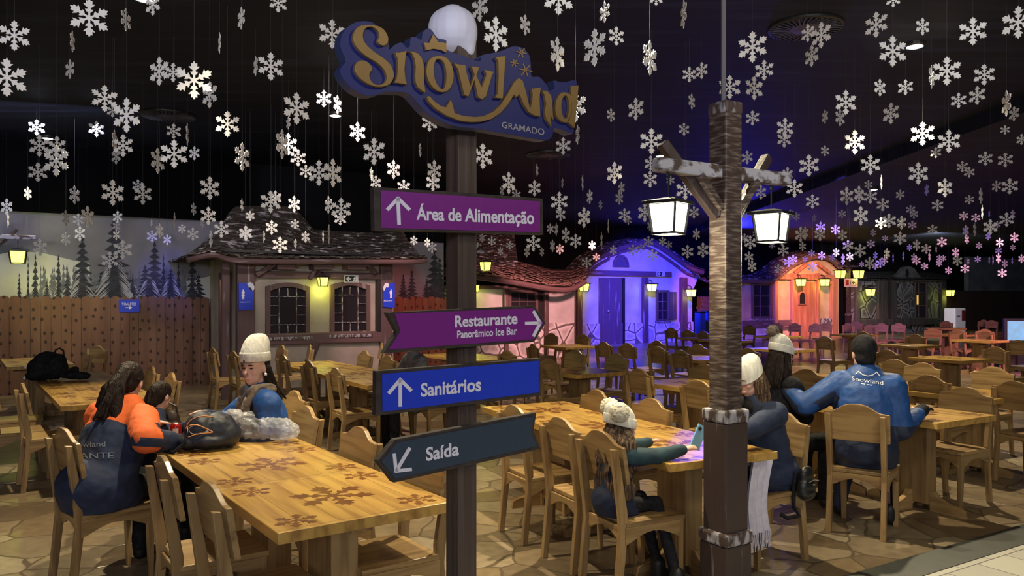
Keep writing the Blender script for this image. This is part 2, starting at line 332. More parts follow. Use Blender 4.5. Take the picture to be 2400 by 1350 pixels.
def finish(me, name, m, parent): 
    me.name = name; me.materials.append(m); me.polygons.foreach_set('use_smooth', [True] * len(me.polygons)); return link(name, me, parent)
_T = {}
def text_mesh(s, bold=.012):
    cu = bpy.data.curves.new('t', 'FONT'); cu.body = s; cu.size = 1; cu.offset = bold; cu.resolution_u = 4
    o = bpy.data.objects.new('t', cu); C.objects.link(o); me = bpy.data.meshes.new_from_object(o.evaluated_get(DG())); bpy.data.objects.remove(o)
    vs = [v.co.copy() for v in me.vertices]; fs = [tuple(p.vertices) for p in me.polygons]; bpy.data.meshes.remove(me); return vs, fs
CAPH = max(v.y for v in text_mesh('H')[0])
def text_px(mb, s, p0, p1, cap, fn, mi=0, bold=.012, slant=0):   # lays lettering along the baseline p0-p1 (cap = capital height) through fn(a, b)
    vs, fs = text_mesh(s, bold); x0 = min(v.x for v in vs); x1 = max(v.x for v in vs)
    dx, dy = p1[0] - p0[0], p1[1] - p0[1]
    mb.add([fn(p0[0] + dx * (v.x - x0) / (x1 - x0) + slant * v.y, p0[1] + dy * (v.x - x0) / (x1 - x0) - cap * v.y / CAPH) for v in vs], fs, mi)
def stroke(mb, pts, w, fn, d0, d1, mi=0):      # line of given width in (a, b) space
    for a, b in zip(pts, pts[1:]):
        a, b = Vector(a), Vector(b); d = (b - a).normalized(); n = Vector((-d.y, d.x)) * w / 2; a2, b2 = a - d * w * .35, b + d * w * .35
        mb.prism([tuple(a2 + n), tuple(b2 + n), tuple(b2 - n), tuple(a2 - n)], fn, d0, d1, mi)
# ------------------------------------------------------------------ floor, ceiling, outer walls
GA = 30.7                                      # the room's grid is turned by this angle
RM = Matrix.Rotation(R(GA), 3, 'Z')
U, V = Vector((math.cos(R(GA)), math.sin(R(GA)), 0)), Vector((-math.sin(R(GA)), math.cos(R(GA)), 0))
struct(MB().box((-26, -10, -.2), (40, 50, 0)), 'floor', fl)
k1, k2 = gp(2000, 1349), gp(2145, 1350)        # inner and outer edge of the kerb
wk = mat('walkway_tiles', (.42, .41, .36), .35); N, L, b = nodes(wk)
tc = N.new('ShaderNodeTexCoord'); mp = N.new('ShaderNodeMapping'); mp.inputs['Scale'].default_value = (1, 1, 1); L.new(tc.outputs['Object'], mp.inputs[0])
br = N.new('ShaderNodeTexBrick'); br.inputs['Scale'].default_value = 2.6; br.inputs['Color1'].default_value = (.46, .45, .39, 1); br.inputs['Color2'].default_value = (.40, .39, .35, 1); br.inputs['Mortar'].default_value = (.12, .12, .11, 1); br.inputs['Mortar Size'].default_value = .012; br.inputs['Brick Width'].default_value = .85; br.inputs['Row Height'].default_value = .75
L.new(mp.outputs[0], br.inputs['Vector']); L.new(br.outputs[0], b.inputs['Base Color'])
o = struct(MB().box((-14, -9, 0), (30, -.22, .012)), 'floor_walkway', wk); o.location = k1; o.rotation_euler = (0, 0, R(GA))
ks = mat('kerb_strip', (.028, .032, .028), .5, col2=(.038, .043, .038), scale=(9, 9, 9))
o = struct(MB().box((-14, -.24, 0), (30, 0, .016)), 'trim_1', ks); o.location = k1; o.rotation_euler = (0, 0, R(GA))
cm = mat('black_ceiling', (.003, .006, .015), .68, col2=(.022, .031, .062), scale=(.55, 5, 1), lo=.52, hi=.80, detail=6)
cm.node_tree.nodes['Principled BSDF'].inputs['Specular IOR Level'].default_value = .3
struct(MB().box((-26, -10, CEIL), (6.9, 50, CEIL + .2)), 'ceiling', cm)
struct(MB().box((6.9, -10, CEIL - .22), (40, 50, CEIL + .2)), 'ceiling', cm)
dk = mat('dark_wall', (.004, .004, .005), .8, col2=(.007, .007, .009), scale=(2, 2, .5))
dkb = mat('black_bulkhead', (.002, .002, .003), .9)
for m_ in (dk, dkb): m_.node_tree.nodes['Principled BSDF'].inputs['Specular IOR Level'].default_value = .05
FP = Plane((-6.29, 14.7), GA)                  # the picket fence and mural wall on the left
FB = Plane((3.18, 28.1), GA)                   # the front of the far cottages
def oriented(pl, name, mats, mb, kind='structure', bevel=0):
    o = mb.build(name, mats, None, bevel); o.location = (pl.p.x, pl.p.y, 0); o.rotation_euler = (0, 0, pl.a)
    if kind: o['kind'] = kind
    return o
oriented(FP, 'wall_left', dk, MB().box((-14, .18, 0), (5.6, .4, CEIL)))
oriented(FB, 'wall_back', dk, MB().box((-12, .9, 0), (45, 1.1, CEIL)))
oriented(FB, 'wall_right', mat('brown_wall', (.028, .016, .013), .7, col2=(.04, .022, .017), scale=(2, 2, .3)), MB().box((22.6, .2, 0), (42, .4, 2.1)))
oriented(FB, 'trim_2', mat('grey_rock_frieze', (.07, .075, .095), .9, col2=(.13, .135, .16), scale=(.9, 1, 1.4), detail=6), MB().box((24.5, .1, 2.1), (42, .34, 3.9)))
# black bulkhead hanging over the wash house and the wings
oriented(FP, 'trim_3', dkb, MB().box((-14, .0, 3.2), (1.2, .3, CEIL)))
# ------------------------------------------------------------------ chairs and tables
CREST = .93
def chair_parts(root):
    m = MB().box((-.185, -.205, .428), (.215, .205, .455)); m.build('seat', pine_x, root, bevel=.005)
    for s in (-1, 1):
        m = MB(); y = s * .18
        m.add([(.172 + .010, y - .018, 0), (.205, y - .018, 0), (.205, y + .018, 0), (.182, y + .018, 0), (.165, y - .021, .43), (.207, y - .021, .43), (.207, y + .021, .43), (.165, y + .021, .43)],
              [(3, 2, 1, 0), (4, 5, 6, 7), (0, 1, 5, 4), (1, 2, 6, 5), (2, 3, 7, 6), (3, 0, 4, 7)]); m.build('leg', pine_v, root, bevel=.003)
        m = MB(); m.prism([(-.255, 0), (-.215, 0), (-.170, .40), (-.172, .50), (-.234, .852), (-.270, .855), (-.222, .48), (-.217, .40)], lambda a, b, d: (a, y + d, b), -.0175, .0175)
        m.build('leg', pine_v, root, bevel=.004)
        arch = [(-.19, .428), (-.19, .33)] + [(-.15 + .30 * i / 8, .345 + .045 * math.sin(math.pi * i / 8)) for i in range(9)] + [(.18, .33), (.18, .428)]
        m = MB().prism(arch, lambda a, b, d: (a, s * .192 + d, b), -.010, .010); m.build('apron', pine_x, root, bevel=.002)
    arch = [(-.175, .428), (-.175, .33)] + [(-.145 + .29 * i / 8, .345 + .05 * math.sin(math.pi * i / 8)) for i in range(9)] + [(.175, .33), (.175, .428)]
    for x in (-.192, .200):
        m = MB().prism(arch, lambda a, b, d: (x + d, a, b), -.009, .009); m.build('apron', pine_y, root, bevel=.002)
    half = [(.0, CREST), (.04, CREST - .003), (.08, CREST - .014), (.115, CREST - .036), (.145, CREST - .054), (.165, CREST - .060), (.19, CREST - .062), (.215, CREST - .063), (.219, CREST - .070), (.214, .665), (.208, .660)]
    out = half + [(-y, z) for y, z in reversed(half[1:])]
    m = MB().prism(out, lambda a, b, d: (-.183 - (b - .62) * .175 + d, a, b), 0, .026); m.build('backrest', pine_y, root, bevel=.004)
chair0 = thing('dining_chair', '', 'chair'); chair_parts(chair0); chair_used = []
CH = []
def chair_at(x, y, f, label, group):
    if not chair_used: o = chair0; o.location = (x, y, 0); o.rotation_euler = (0, 0, R(f)); o['label'] = label; o['group'] = group
    else: o = dup(chair0, (x, y, 0), f, label, group)
    chair_used.append(o); CH.append((x, y, f)); return o
def ch(px, cy, f, label, group, Y=None):         # by the pixel of the crest of its backrest
    Y = Y or F * (HC - CREST) / (cy - HZ); x = (px - 1200) * Y / F
    return chair_at(x + .23 * math.cos(R(f)), Y + .23 * math.sin(R(f)), f, label, group)
TW, TL, TH = .80, .835, .76
def flake_arm(r, a, cx=0, cy=0, sq=1.0):
    pts = [(.10, .055), (.26, .042), (.33, .13), (.44, .19), (.44, .09), (.52, .06), (.58, .15), (.72, .275), (.71, .14), (.79, .15), (.89, .15), (.87, .075), (1.0, 0)]
    pts = pts + [(x, -y) for x, y in reversed(pts[:-1])]
    return [(cx + r * (x * math.cos(a) - y * math.sin(a)), cy + r * (x * math.sin(a) + y * math.cos(a))) for x, y in pts]
def flake_outline(r, cx=0, cy=0, rot=90):
    out = []
    for k in range(6): out += list(reversed(flake_arm(r, R(rot + 60 * k), cx, cy)))[:]
    # walk the six arms counter-clockwise
    out = []
    for k in range(6):
        out += list(reversed(flake_arm(r, R(rot + 60 * k), cx, cy)))
    return out
def table_parts(root):
    m = MB().box((-TW / 2, -TL / 2, TH - .047), (TW / 2, TL / 2, TH)); 
    me = m.mesh('tabletop', [pine_t, inlay, groove], bevel=.004); bm = bmesh.new(); bm.from_mesh(me)
    def flat(poly, z, mi):
        f = bm.faces.new([bm.verts.new((a, b, z)) for a, b in poly]); f.material_index = mi
        if f.normal.z < 0: f.normal_flip()
    def clip(poly):
        a = TW / 2 - .035; b = TL / 2 - .035; return [(max(-a, min(a, x)), max(-b, min(b, y))) for x, y in poly]
    flat(flake_outline(.20, 0, 0, 30), TH + .0006, 1)
    for sx in (-1, 1):
        for sy in (-1, 1): flat(flake_outline(.10, sx * .28, sy * .29, 10), TH + .0006, 1)
    for x in (-.27, -.135, .005, .14, .27): flat([(x, -TL / 2 + .03), (x + .0018, -TL / 2 + .03), (x + .0018, TL / 2 - .03), (x, TL / 2 - .03)], TH + .0004, 2)
    for y in (-TL / 2 + .028, TL / 2 - .028): flat([(-TW / 2 + .004, y), (TW / 2 - .004, y), (TW / 2 - .004, y + .0018), (-TW / 2 + .004, y + .0018)], TH + .0004, 2)
    bm.normal_update()
    for f in bm.faces:
        if f.material_index and f.normal.z < 0: f.normal_flip()
    bm.to_mesh(me); bm.free(); link('tabletop', me, root)
    m = MB().box((-.065, -.14, .06), (.065, .14, TH - .10)).box((-.30, -.05, TH - .10), (.30, .05, TH - .047)).box((-.05, -.32, TH - .09), (.05, .32, TH - .047)); m.build('pedestal', pine_v, root, bevel=.004)
    prof = [(.05, 0), (.05, .155), (.085, .155), (.12, .115), (.19, .085), (.27, .072), (.315, .055), (.325, 0)]
    for s in (-1, 1):
        m = MB().prism(prof, lambda a, b, d: (s * (a + .01), d, b), -.022, .022); m.build('foot', pine_x, root, bevel=.003)
        m = MB().prism(prof, lambda a, b, d: (d, s * (a + .085), b), -.022, .022); m.build('foot', pine_y, root, bevel=.003)
table0 = thing('dining_table', '', 'table'); table_parts(table0); table_used = []
def table_at(c, ang, label, group):
    if not table_used: o = table0; o.location = (c[0], c[1], 0); o.rotation_euler = (0, 0, R(ang)); o['label'] = label; o['group'] = group
    else: o = dup(table0, (c[0], c[1], 0), ang, label, group)
    table_used.append(o); return o
ORD = ['nearest', 'second', 'third', 'farthest']
def trow(corner, ang, n, what, names=None):      # a row of square tables pushed end to end away from the viewer
    u = Vector((math.cos(R(ang)), math.sin(R(ang)))); v = Vector((-u.y, u.x))
    for i in range(n):
        c = Vector(corner) + u * TW / 2 + v * (TL / 2 + i * (TL + .004))
        if names: lb = names[i]
        else: lb = f'{ORD[i] if i < n - 1 else "farthest"} pine table of the row {what}' if n > 1 else f'pine table {what}'
        table_at(c, ang, lb, 'tables ' + what)
    return u, v
# --- the big row at front left
A1 = 36.2
BT = (-.9065, 2.976)
u1, v1 = trow(BT, A1, 3, 'in front of the signpost', ['pine table with stained snowflakes closest to the camera, left of the signpost', 'pine table with stained snowflakes in front of the one holding the navy backpack', 'pine table holding the navy backpack and clear plastic bag'])
def bt(a, b): p = Vector(BT) + u1 * a + v1 * b; return p.x, p.y
ch(146, 1003, 46, 'pine chair the woman in the orange jacket sits on', 'chairs around the backpack tables')
ch(378, 1052, 35, 'empty pine chair right of the orange jacket, pushed up to the table', 'chairs around the backpack tables', Y=3.62)
ch(488, 1117, 37, 'empty pine chair nearest the camera, left of the closest table', 'chairs around the backpack tables', Y=3.10)
x, y = bt(.86, 1.17); chair_at(x - .19 * u1.x, y - .19 * u1.y, A1 + 180, 'empty pine chair across the table, left of the exit signboard', 'chairs around the backpack tables')
x, y = bt(.86, .42); chair_at(x - .19 * u1.x, y - .19 * u1.y, A1 + 180, 'empty pine chair behind the lowest signboard, between table and signpost', 'chairs around the backpack tables')
ch(722, 950, A1 + 180, 'pine chair under the woman with the white beanie and scarf', 'chairs around the backpack tables', Y=5.32)
ch(694, 920, A1 + 180, 'empty pine chair right behind the woman with white beanie and scarf', 'chairs around the backpack tables', Y=6.2)
# --- second row, by the fence
A2 = 36; R2 = (-3.82, 6.5)
u2, v2 = trow(R2, A2, 4, 'behind the woman in the orange jacket')
def rt(c, u, v, a, b): p = Vector(c) + u * a + v * b; return p.x, p.y
G2 = 'chairs around the second table row'
ch(50, 884, 38, 'empty pine chair at the left, before the row holding the black bag', G2, Y=6.75)
x, y = rt(R2, u2, v2, -.22, .95); chair_at(x, y, A2, 'pine chair cut off by the left edge, in front of the second row', G2)
x, y = rt(R2, u2, v2, -.22, 1.8); chair_at(x, y, A2, 'pine chair at the left edge, behind another cut-off chair', G2)
ch(313, 840, A2 + 180, 'farthest of three empty pine chairs in line before the fence', G2, Y=9.3)
ch(358, 856, A2 + 180, 'middle of three empty pine chairs in line before the fence', G2, Y=8.45)
ch(405, 872, A2 + 180, 'nearest of three empty pine chairs in line before the fence', G2, Y=7.7)
# --- third row, against the fence
R3 = (-6.75, 10.25); u3, v3 = trow(R3, A2, 2, 'in the left corner by the picket fence')
ch(206, 812, A2 + 180, 'front one of two pine chairs close together before the fence', 'chairs by the fence', Y=11.3)
ch(231, 802, A2 + 205, 'rear one of two pine chairs close together before the fence', 'chairs by the fence', Y=12.1)
ch(497, 806, 36, 'pine chair seen sideways at the left corner of the washhouse', 'chairs before the washhouse', Y=11.6)
ch(545, 812, 36, 'pine chair seen sideways left of the white beanie, before the washhouse post', 'chairs before the washhouse', Y=10.9)
# --- row under the wash house lantern
RMr = (-1.52, 8.05); A4 = 33; u4, v4 = trow(RMr, A4, 4, 'lit yellow below the washhouse lantern')
G4 = 'chairs around the yellow-lit row'
ch(785, 859, 33, 'empty pine chair in front of the yellow-lit row, nearest of its side', G4, Y=8.25)
ch(722, 844, 33, 'middle of three empty pine chairs left of the yellow-lit row', G4, Y=9.2)
ch(662, 829, 33, 'farthest of three empty pine chairs left of the yellow-lit row', G4, Y=10.2)
ch(857, 815, 213, 'empty pine chair across the yellow-lit row, left of the restaurant signboard', G4, Y=11.0)
ch(912, 831, 213, 'empty pine chair under the notch of the restaurant signboard', G4, Y=10.1)
ch(951, 838, 213, 'empty pine chair right beside the grey-sleeved person behind the signpost', G4, Y=9.4)
ch(896, 791, 195, 'dark chair silhouette under the left tip of the restaurant signboard', G4, Y=12.9)
ch(662, 795, 213, 'pine chair with its back to the left washhouse window', G4, Y=12.3)
ch(728, 806, 200, 'pine chair below the gap between the two washhouse windows', G4, Y=12.4)
chair_at(-.86, 8.75, 213, 'pine chair of the grey-sleeved person behind the signpost', G4)
# --- row with the girl in the bobble hat
AG = 26.5; RG = (.868, 4.22); ug, vg = trow(RG, AG, 3, 'behind the snowy lamp post', ['pine table between the girl with two pompoms and the lamp post', 'pine table with a seam in front of the empty chair behind the pompoms', 'pine table reflecting a yellow lantern behind the exit signboard'])
GG = 'chairs around the table of the girl'
ch(1404, 1008, AG, 'pine chair the girl with two white pompoms sits on', GG, Y=4.32)
ch(1310, 980, AG, 'empty pine chair next to the girl with two pompoms', GG, Y=4.80)
ch(1202, 952, AG, 'pine chair with bright crest just over the exit signboard', GG, Y=5.36)
ch(1530, 934, AG + 180, 'light pine chair facing us across the table, right of the pompoms', GG, Y=5.72)
ch(1402, 917, AG + 180, 'olive-lit pine chair facing us behind the white pompom hat', GG, Y=6.25)
chair_at(1.585, 4.965, 209, 'pine chair of the woman with black shoulder bag by the lamp post', GG)
# --- man's row
AM = 30.7; RM2 = (3.10, 5.60); um, vm = trow(RM2, AM, 2, 'right of the man in the blue jacket')
GM = 'chairs around the table of the man in blue'
chair_at(2.555, 5.585, 53, 'pine chair the man in the blue jacket sits on', GM)
ch(2266, 905, AM + 180, 'empty pine chair pushed under the end of the table right of the man', GM, Y=6.45)
ch(1893, 851, AM + 180, 'olive-lit chair crest between the brown pompom woman and the man', GM, Y=8.1)
chair_at(1.98, 6.0, 40, 'chair under the woman with the brown pompom hat', GM)
# --- right hand rows
RR = (4.30, 6.90); trow(RR, AM, 3, 'bright yellow, behind the table of the man')
GR = 'chairs around the bright yellow row'
ch(2177, 878, 25, 'shaded pine chair seen from behind, right of the blue jacket shoulder', GR, Y=7.45)
ch(2164, 849, AM + 180, 'bright pine chair facing us beyond the yellow table, beside blue jacket', GR, Y=8.9)
ch(2330, 859, AM + 180, 'bright striped pine chair facing us near the right edge', GR, Y=8.35)
ch(2377, 893, 22, 'reddish pine chair cut by the right edge, seen from behind', GR, Y=6.9)
ch(2096, 838, AM, 'brown pine chair peeking out right of the man below his ear', GR, Y=9.4)
ch(2078, 800, 25, 'brown pine chair seen from behind right of the black cap', GR, Y=11.2)
# --- middle of the hall: the picture's centre
GC = 'chairs in the middle of the hall'
T2 = (.768, 9.15); trow(T2, 35, 1, 'in the centre, right of the blue signboard')
ch(1286, 838, 33, 'pine chair seen from behind at the right end of the blue signboard', GC, Y=9.5)
ch(1350, 815, 213, 'olive pine chair facing us over the centre table, left one', GC, Y=11.2)
ch(1447, 826, 213, 'olive pine chair facing us over the centre table, right one', GC, Y=10.4)
T1 = (1.0, 14.3); trow(T1, 33, 1, 'below the tip of the restaurant signboard')
ch(1293, 779, 213, 'dark pine chair facing us behind the arrow tip, left of a pair', GC, Y=16.6)
ch(1368, 782, 213, 'dark pine chair facing us before the stone plinth, right of a pair', GC, Y=16.0)
ch(1248, 804, 20, 'olive pine chair seen from behind under the restaurant arrow', GC, Y=12.6)
ch(1187, 820, 33, 'dark chair crest rising over the blue signboard', GC, Y=11.0)
T5 = (-.55, 11.2); trow(T5, 33, 2, 'pale, behind the blue signboard')
T3 = (1.78, 7.75); trow(T3, 30, 1, 'lit blue, left of the lamp post')
ch(1495, 864, 30, 'brown pine chair seen from behind left of the blue-lit table', GC, Y=8.1)
ch(1634, 890, 30, 'brown pine chair seen from behind touching the lamp post', GC, Y=7.0)
ch(1652, 856, 210, 'olive pine chair facing us beside the lamp post', GC, Y=8.75)
T4 = (2.75, 11.3); trow(T4, 30, 1, 'before the blue cottage door')
ch(1414, 801, 30, 'dark pine chair from behind, leftmost of four before the blue floor', GC, Y=13.2)
ch(1469, 804, 30, 'dark pine chair from behind, second of four before the blue floor', GC, Y=12.9)
ch(1541, 811, 30, 'dark pine chair from behind, third of four before the blue floor', GC, Y=11.9)
ch(1594, 818, 30, 'dark pine chair from behind, fourth of four, left of lamp post', GC, Y=11.1)
ch(1637, 803, 210, 'yellowish pine chair facing us, half hidden by the lamp post', GC, Y=12.6)
ch(1541, 799, 210, 'tan chair crest between two dark chairs before the blue cottage', GC, Y=13.6)
T6 = (4.3, 17.4); trow(T6, 30, 1, 'far off before the blue cottage window')
ch(1572, 768, 30, 'small red-brown chair from behind below the cottage window, left', GC, Y=19.6)
ch(1612, 772, 30, 'small red-brown chair from behind below the cottage window, middle', GC, Y=18.4)
ch(1648, 775, 30, 'small red-brown chair against the left side of the lamp post', GC, Y=17.6)
# --- far right of the hall
GF = 'far chairs before the orange and stone cottages'
NUM = 'first second third fourth fifth sixth seventh eighth ninth tenth'.split()
fars = [(1757, 762, 210, 'pink'), (1822, 757, 210, 'blue-lit'), (1864, 757, 210, 'blue-lit'), (1912, 758, 210, 'purple-lit'), (1936, 756, 215, 'purple-lit'), (1817, 766, 28, 'brown'), (1933, 788, 28, 'brown'), (1987, 757, 25, 'violet-lit'),
        (1755, 815, 210, 'dark'), (2009, 753, 210, 'pink'), (2040, 760, 28, 'plum'), (2067, 757, 210, 'pink'), (2107, 757, 215, 'pink'), (2022, 777, 28, 'plum'), (2145, 783, 25, 'rose'), (2188, 768, 215, 'rose'),
        (2217, 752, 28, 'red-lit'), (2243, 772, 28, 'rose'), (2306, 749, 200, 'yellow'), (2325, 750, 205, 'yellow'), (2309, 771, 210, 'rose'), (2307, 776, 25, 'rose'), (2363, 774, 210, 'rose'), (2386, 797, 25, 'brown'), (2332, 812, 22, 'tan'), (1700, 777, 30, 'brown')]
nfar = 0
for i, (px, cy, f, col) in enumerate(fars):
    back = f < 90
    same = sorted(q[0] for q in fars if q[3] == col and (q[2] < 90) == back); k = same.index(px); n = len(same)
    pos = '' if n == 1 else (', left one' if k == 0 else ', right one') if n == 2 else f', {NUM[k]} from left'
    where = 'before the orange cottage' if px < 2000 else 'before the stone cottage' if px < 2225 else 'at far right'
    ch(px, cy, f, f'far {col} pine chair {"seen from behind" if back else "facing us"} {where}{pos}', GF)
for (px, py, n, w) in [(1868, 790, 1, 'under the row of purple chairs'), (1893, 822, 1, 'red-lit at its end, right of the brown pompom'), (2050, 786, 1, 'behind the black cap'), (2200, 812, 1, 'rose-lit before the stone cottage'), (2318, 846, 1, 'pale, at the right edge behind the tan chair'),
                       (2285, 786, 1, 'rose-lit below the white cabinet'), (2362, 800, 1, 'beside the bright screen'), (1745, 800, 1, 'behind the lamp post and brown pompom'), (2262, 770, 1, 'far off before the white cabinet')]:
    p = gp(px, py, TH); trow((p.x - .4, p.y), 30, n, w)
# ------------------------------------------------------------------ hanging snowflakes: (origin, zoom, "x y height width-tenths")
FLK = [
 (0, 0, 2.8125, '95 235 205 9;45 510 260 9;588 118 255 10;830 130 150 4;1008 30 150 6;478 275 140 2;460 455 130 4;1590 120 150 3;1833 20 130 9;1447 282 140 1;2190 225 200 9;1685 435 130 2;1785 438 190 9;1050 470 195 6;1142 478 130 8;1280 530 255 9;1382 625 180 5;690 650 180 9;742 730 90 8;835 760 235 7;242 840 110 10;636 850 110 9;260 960 150 8;375 970 150 7;370 1060 210 7;250 1135 130 9;755 930 150 2;765 1030 110 5;812 960 155 8;1145 865 105 9;1235 885 150 1;1500 818 175 9;1148 1015 195 9;1040 1060 170 5;1282 1010 95 7;1597 1035 190 5;1955 715 215 8;2135 650 115 9;1900 810 90 3;2225 690 130 4;1860 950 195 4;1900 950 150 8;1965 1040 120 9;2015 1130 90 9;2103 1140 175 8;2195 1140 190 6;183 1275 90 5;492 1285 125 5;743 1270 175 8;910 1225 90 8;942 1280 140 8;1383 1240 160 8'),
 (560, 200, 3.068, '853 335 145 8;972 475 205 8;1112 605 140 7;1303 465 95 2;985 700 110 7;953 635 90 3;1185 730 110 9;1405 610 150 7;1395 700 130 8;1753 510 190 8;228 838 165 9;262 810 110 8;397 855 125 7;643 860 130 4;735 890 165 9;728 960 100 9;80 938 75 9;235 1022 110 8;50 1065 115 8;403 998 75 8;295 1148 125 9;478 1090 85 7;405 1140 70 3;605 1090 95 1;648 1070 140 1;178 1090 90 2;22 860 100 2;1370 270 130 9;1258 1115 70 8;1355 1130 70 6;1390 1165 85 8'),
 (1100, 340, 4, '635 235 125 2;1360 262 215 7;370 355 215 6;440 465 100 9;305 430 110 4;612 405 155 8;872 355 100 2;1062 355 150 1;1128 485 140 4;843 530 190 9;855 650 135 7;1230 560 90 4;1425 405 125 5;1405 500 125 6;1455 655 130 9;1490 705 90 8;1075 680 200 6;758 785 100 7;815 790 120 3;905 845 155 5;997 900 140 8;1302 760 130 1;1150 940 95 7;1238 895 160 1;780 945 120 4;848 975 105 7;600 920 160 9;540 1000 110 5;680 1000 85 5;380 940 80 9;210 900 90 9;120 870 90 6;290 995 90 6;80 955 90 8;1350 985 100 7;1100 1100 110 9;1190 1050 80 9;1535 985 110 9;1610 970 90 8;1680 905 110 9;1715 1030 120 9;1870 935 80 8;1810 905 90 8;2045 1000 130 9;2190 985 150 7;2128 835 115 6;1645 630 190 7;1690 750 110 4;2105 630 120 8;2025 420 200 9;1885 330 90 9;1700 170 150 8;1695 320 165 8'),
 (1200, 0, 2.25, '70 132 110 5;240 285 185 4;245 -8 180 9;487 65 110 5;435 250 200 6;550 190 105 8;727 305 185 4;905 75 150 2;335 565 160 7;345 710 105 2;270 770 95 9;522 608 75 6;653 575 120 7;907 682 72 8;935 393 85 9;1000 372 90 7;948 535 85 4;735 745 140 9;1268 248 170 9;1330 370 110 9;1277 465 130 7;1268 622 82 9;760 -8 80 9;-170 40 150 6;-85 180 190 7;1148 460 130 9'),
 (1700, 0, 2.25, '435 175 95 7;505 185 140 7;455 295 115 6;795 130 140 8;1040 140 95 7;882 270 170 8;1305 165 150 9;1545 118 175 9;885 0 80 9;815 462 95 6;950 460 85 9;1088 405 125 2;1168 375 155 9;1365 395 115 9;1230 530 85 9;1328 503 100 8;635 540 135 8;605 620 95 5;525 615 75 4;873 598 115 7;1482 545 140 3;1522 600 80 6;315 675 110 8;310 735 90 8;682 750 130 8;525 795 60 7;1040 705 130 10;1178 745 125 9;1110 805 60 9;1475 685 50 9;1562 735 60 8;115 830 75 8'),
 (1700, 360, 3.4286, '672 95 180 9;1165 90 170 9;1550 160 185 8;1905 105 95 9;1960 150 90 9;2090 40 120 9;2250 50 125 9;1765 275 155 7;1150 250 80 8;1253 230 120 1;555 280 150 9;500 165 120 7;285 310 125 7;975 340 150 7;1075 330 150 5;1165 345 120 9;700 385 120 9;715 520 65 5;1405 330 85 8;1617 290 100 3;1265 410 110 9;2178 262 95 7;2285 262 135 9;1960 370 80 9;2053 340 130 2;1705 415 100 9;1088 500 160 7;938 485 72 9;1488 450 80 9;1515 485 80 8;1315 540 120 9;1250 560 100 9;1415 555 115 6;1502 575 75 9;885 610 85 9;940 655 95 8;605 650 130 7;640 640 110 4;765 590 90 9;760 650 110 8;620 745 80 7;1187 635 65 7;1285 680 50 9;1405 680 110 9;1665 610 85 9;1915 500 75 9;2012 515 75 9;2065 470 120 1;2120 485 60 2;2260 530 120 9;2310 490 80 4;2130 590 130 8;2185 570 60 8;2112 665 65 6;1930 620 90 5;1940 690 80 4;2005 610 110 2;2322 675 85 7;1740 710 85 9;1480 755 60 7;1537 735 95 6;1615 765 85 9;1168 725 75 9;1083 780 115 8;985 740 95 9;1000 830 80 7;200 715 120 8;155 680 80 9;248 645 68 9;465 780 100 9;375 735 60 9;325 705 50 9;455 690 110 7;190 830 90 8;215 905 100 7;425 925 75 9;545 850 80 9;510 870 90 9;693 800 60 9;775 820 75 8;700 910 85 9;640 850 60 7;890 795 75 7;860 835 60 8;945 850 90 3;1158 880 105 7;1205 820 65 5;1205 905 60 9;1245 880 80 9;1280 855 70 8;1300 805 90 5;1095 890 50 8;1535 860 75 9;1515 835 70 6;1640 830 80 2;1600 905 65 9;1695 770 60 2;1720 840 60 7;1752 840 55 8;1718 880 60 8;1850 795 85 6;1865 860 90 8;1925 925 75 9;1793 940 65 8;1950 865 60 4;2028 850 60 8;2038 740 60 8;2120 855 60 2;2195 840 90 4;2205 715 80 7;2195 780 60 8;2245 885 70 6;2305 860 60 2;2310 755 50 8;2225 960 75 9;2380 845 75 6;155 490 70 9;520 490 90 6;570 505 70 8;2150 855 80 1;1430 825 70 2;1348 840 80 1'),
 (0, 440, 4, '62 180 160 6;75 300 160 1;615 285 155 4;735 300 120 8;822 275 215 5;750 430 150 6;1103 275 120 7;1090 360 100 6;1090 440 110 5;1150 580 190 9;1030 680 170 9;620 480 130 6;375 560 170 7;1425 455 120 8;1497 405 140 5;1568 488 105 7;1420 330 80 2;1637 305 145 1;1707 385 90 8;1808 435 130 8;1815 200 120 4;1953 265 180 8;1900 335 90 4;2075 390 170 8;1975 480 160 2;2300 420 130 9;2345 265 100 7')]
FL = []
for ox, oy, zz, tx in FLK:
    for e in tx.split(';'):
        x, y, h, w = map(float, e.split()); FL.append((ox + x / zz, oy + y / zz, h / zz, w))
def flake_mesh(r=.5, t=.028, rot=90):
    m = MB().prism(flake_outline(r, 0, 0, rot), lambda a, b, d: (a, d, b), -t / 2, t / 2); return m.mesh('hanging_snowflake', flake)
FM = flake_mesh(); CM = MB().tube([(0, 0, 0), (0, 0, 1)], .0009, 4).mesh('cord', cordm)
def max_depth(px, py):
    if px < 490: return FP.world((FP.hit(px, py)[0], 0, 0)).y - .5
    if px < 1010: return 11.2
    if px < 1110: return 15
    if px < 1350: return 19
    return 23
cells = {}
FL.sort(key=lambda q: -q[2] * (.35 + q[3] / 10)); cap = 300
REGION = [(250, 'over the fence by the left edge'), (490, 'over the mural firs'), (760, 'over the washhouse'), (1130, 'around the name board'), (1330, 'right of the name board'), (1500, 'left of the lamp post'), (1760, 'about the lamp post'), (1880, 'just right of the lamp post'), (2000, 'over the orange cottage'), (2120, 'over the dormer of the stone cottage'), (2250, 'over the white cabinet'), (2400, 'by the right edge')]
rest = MB(); built = []
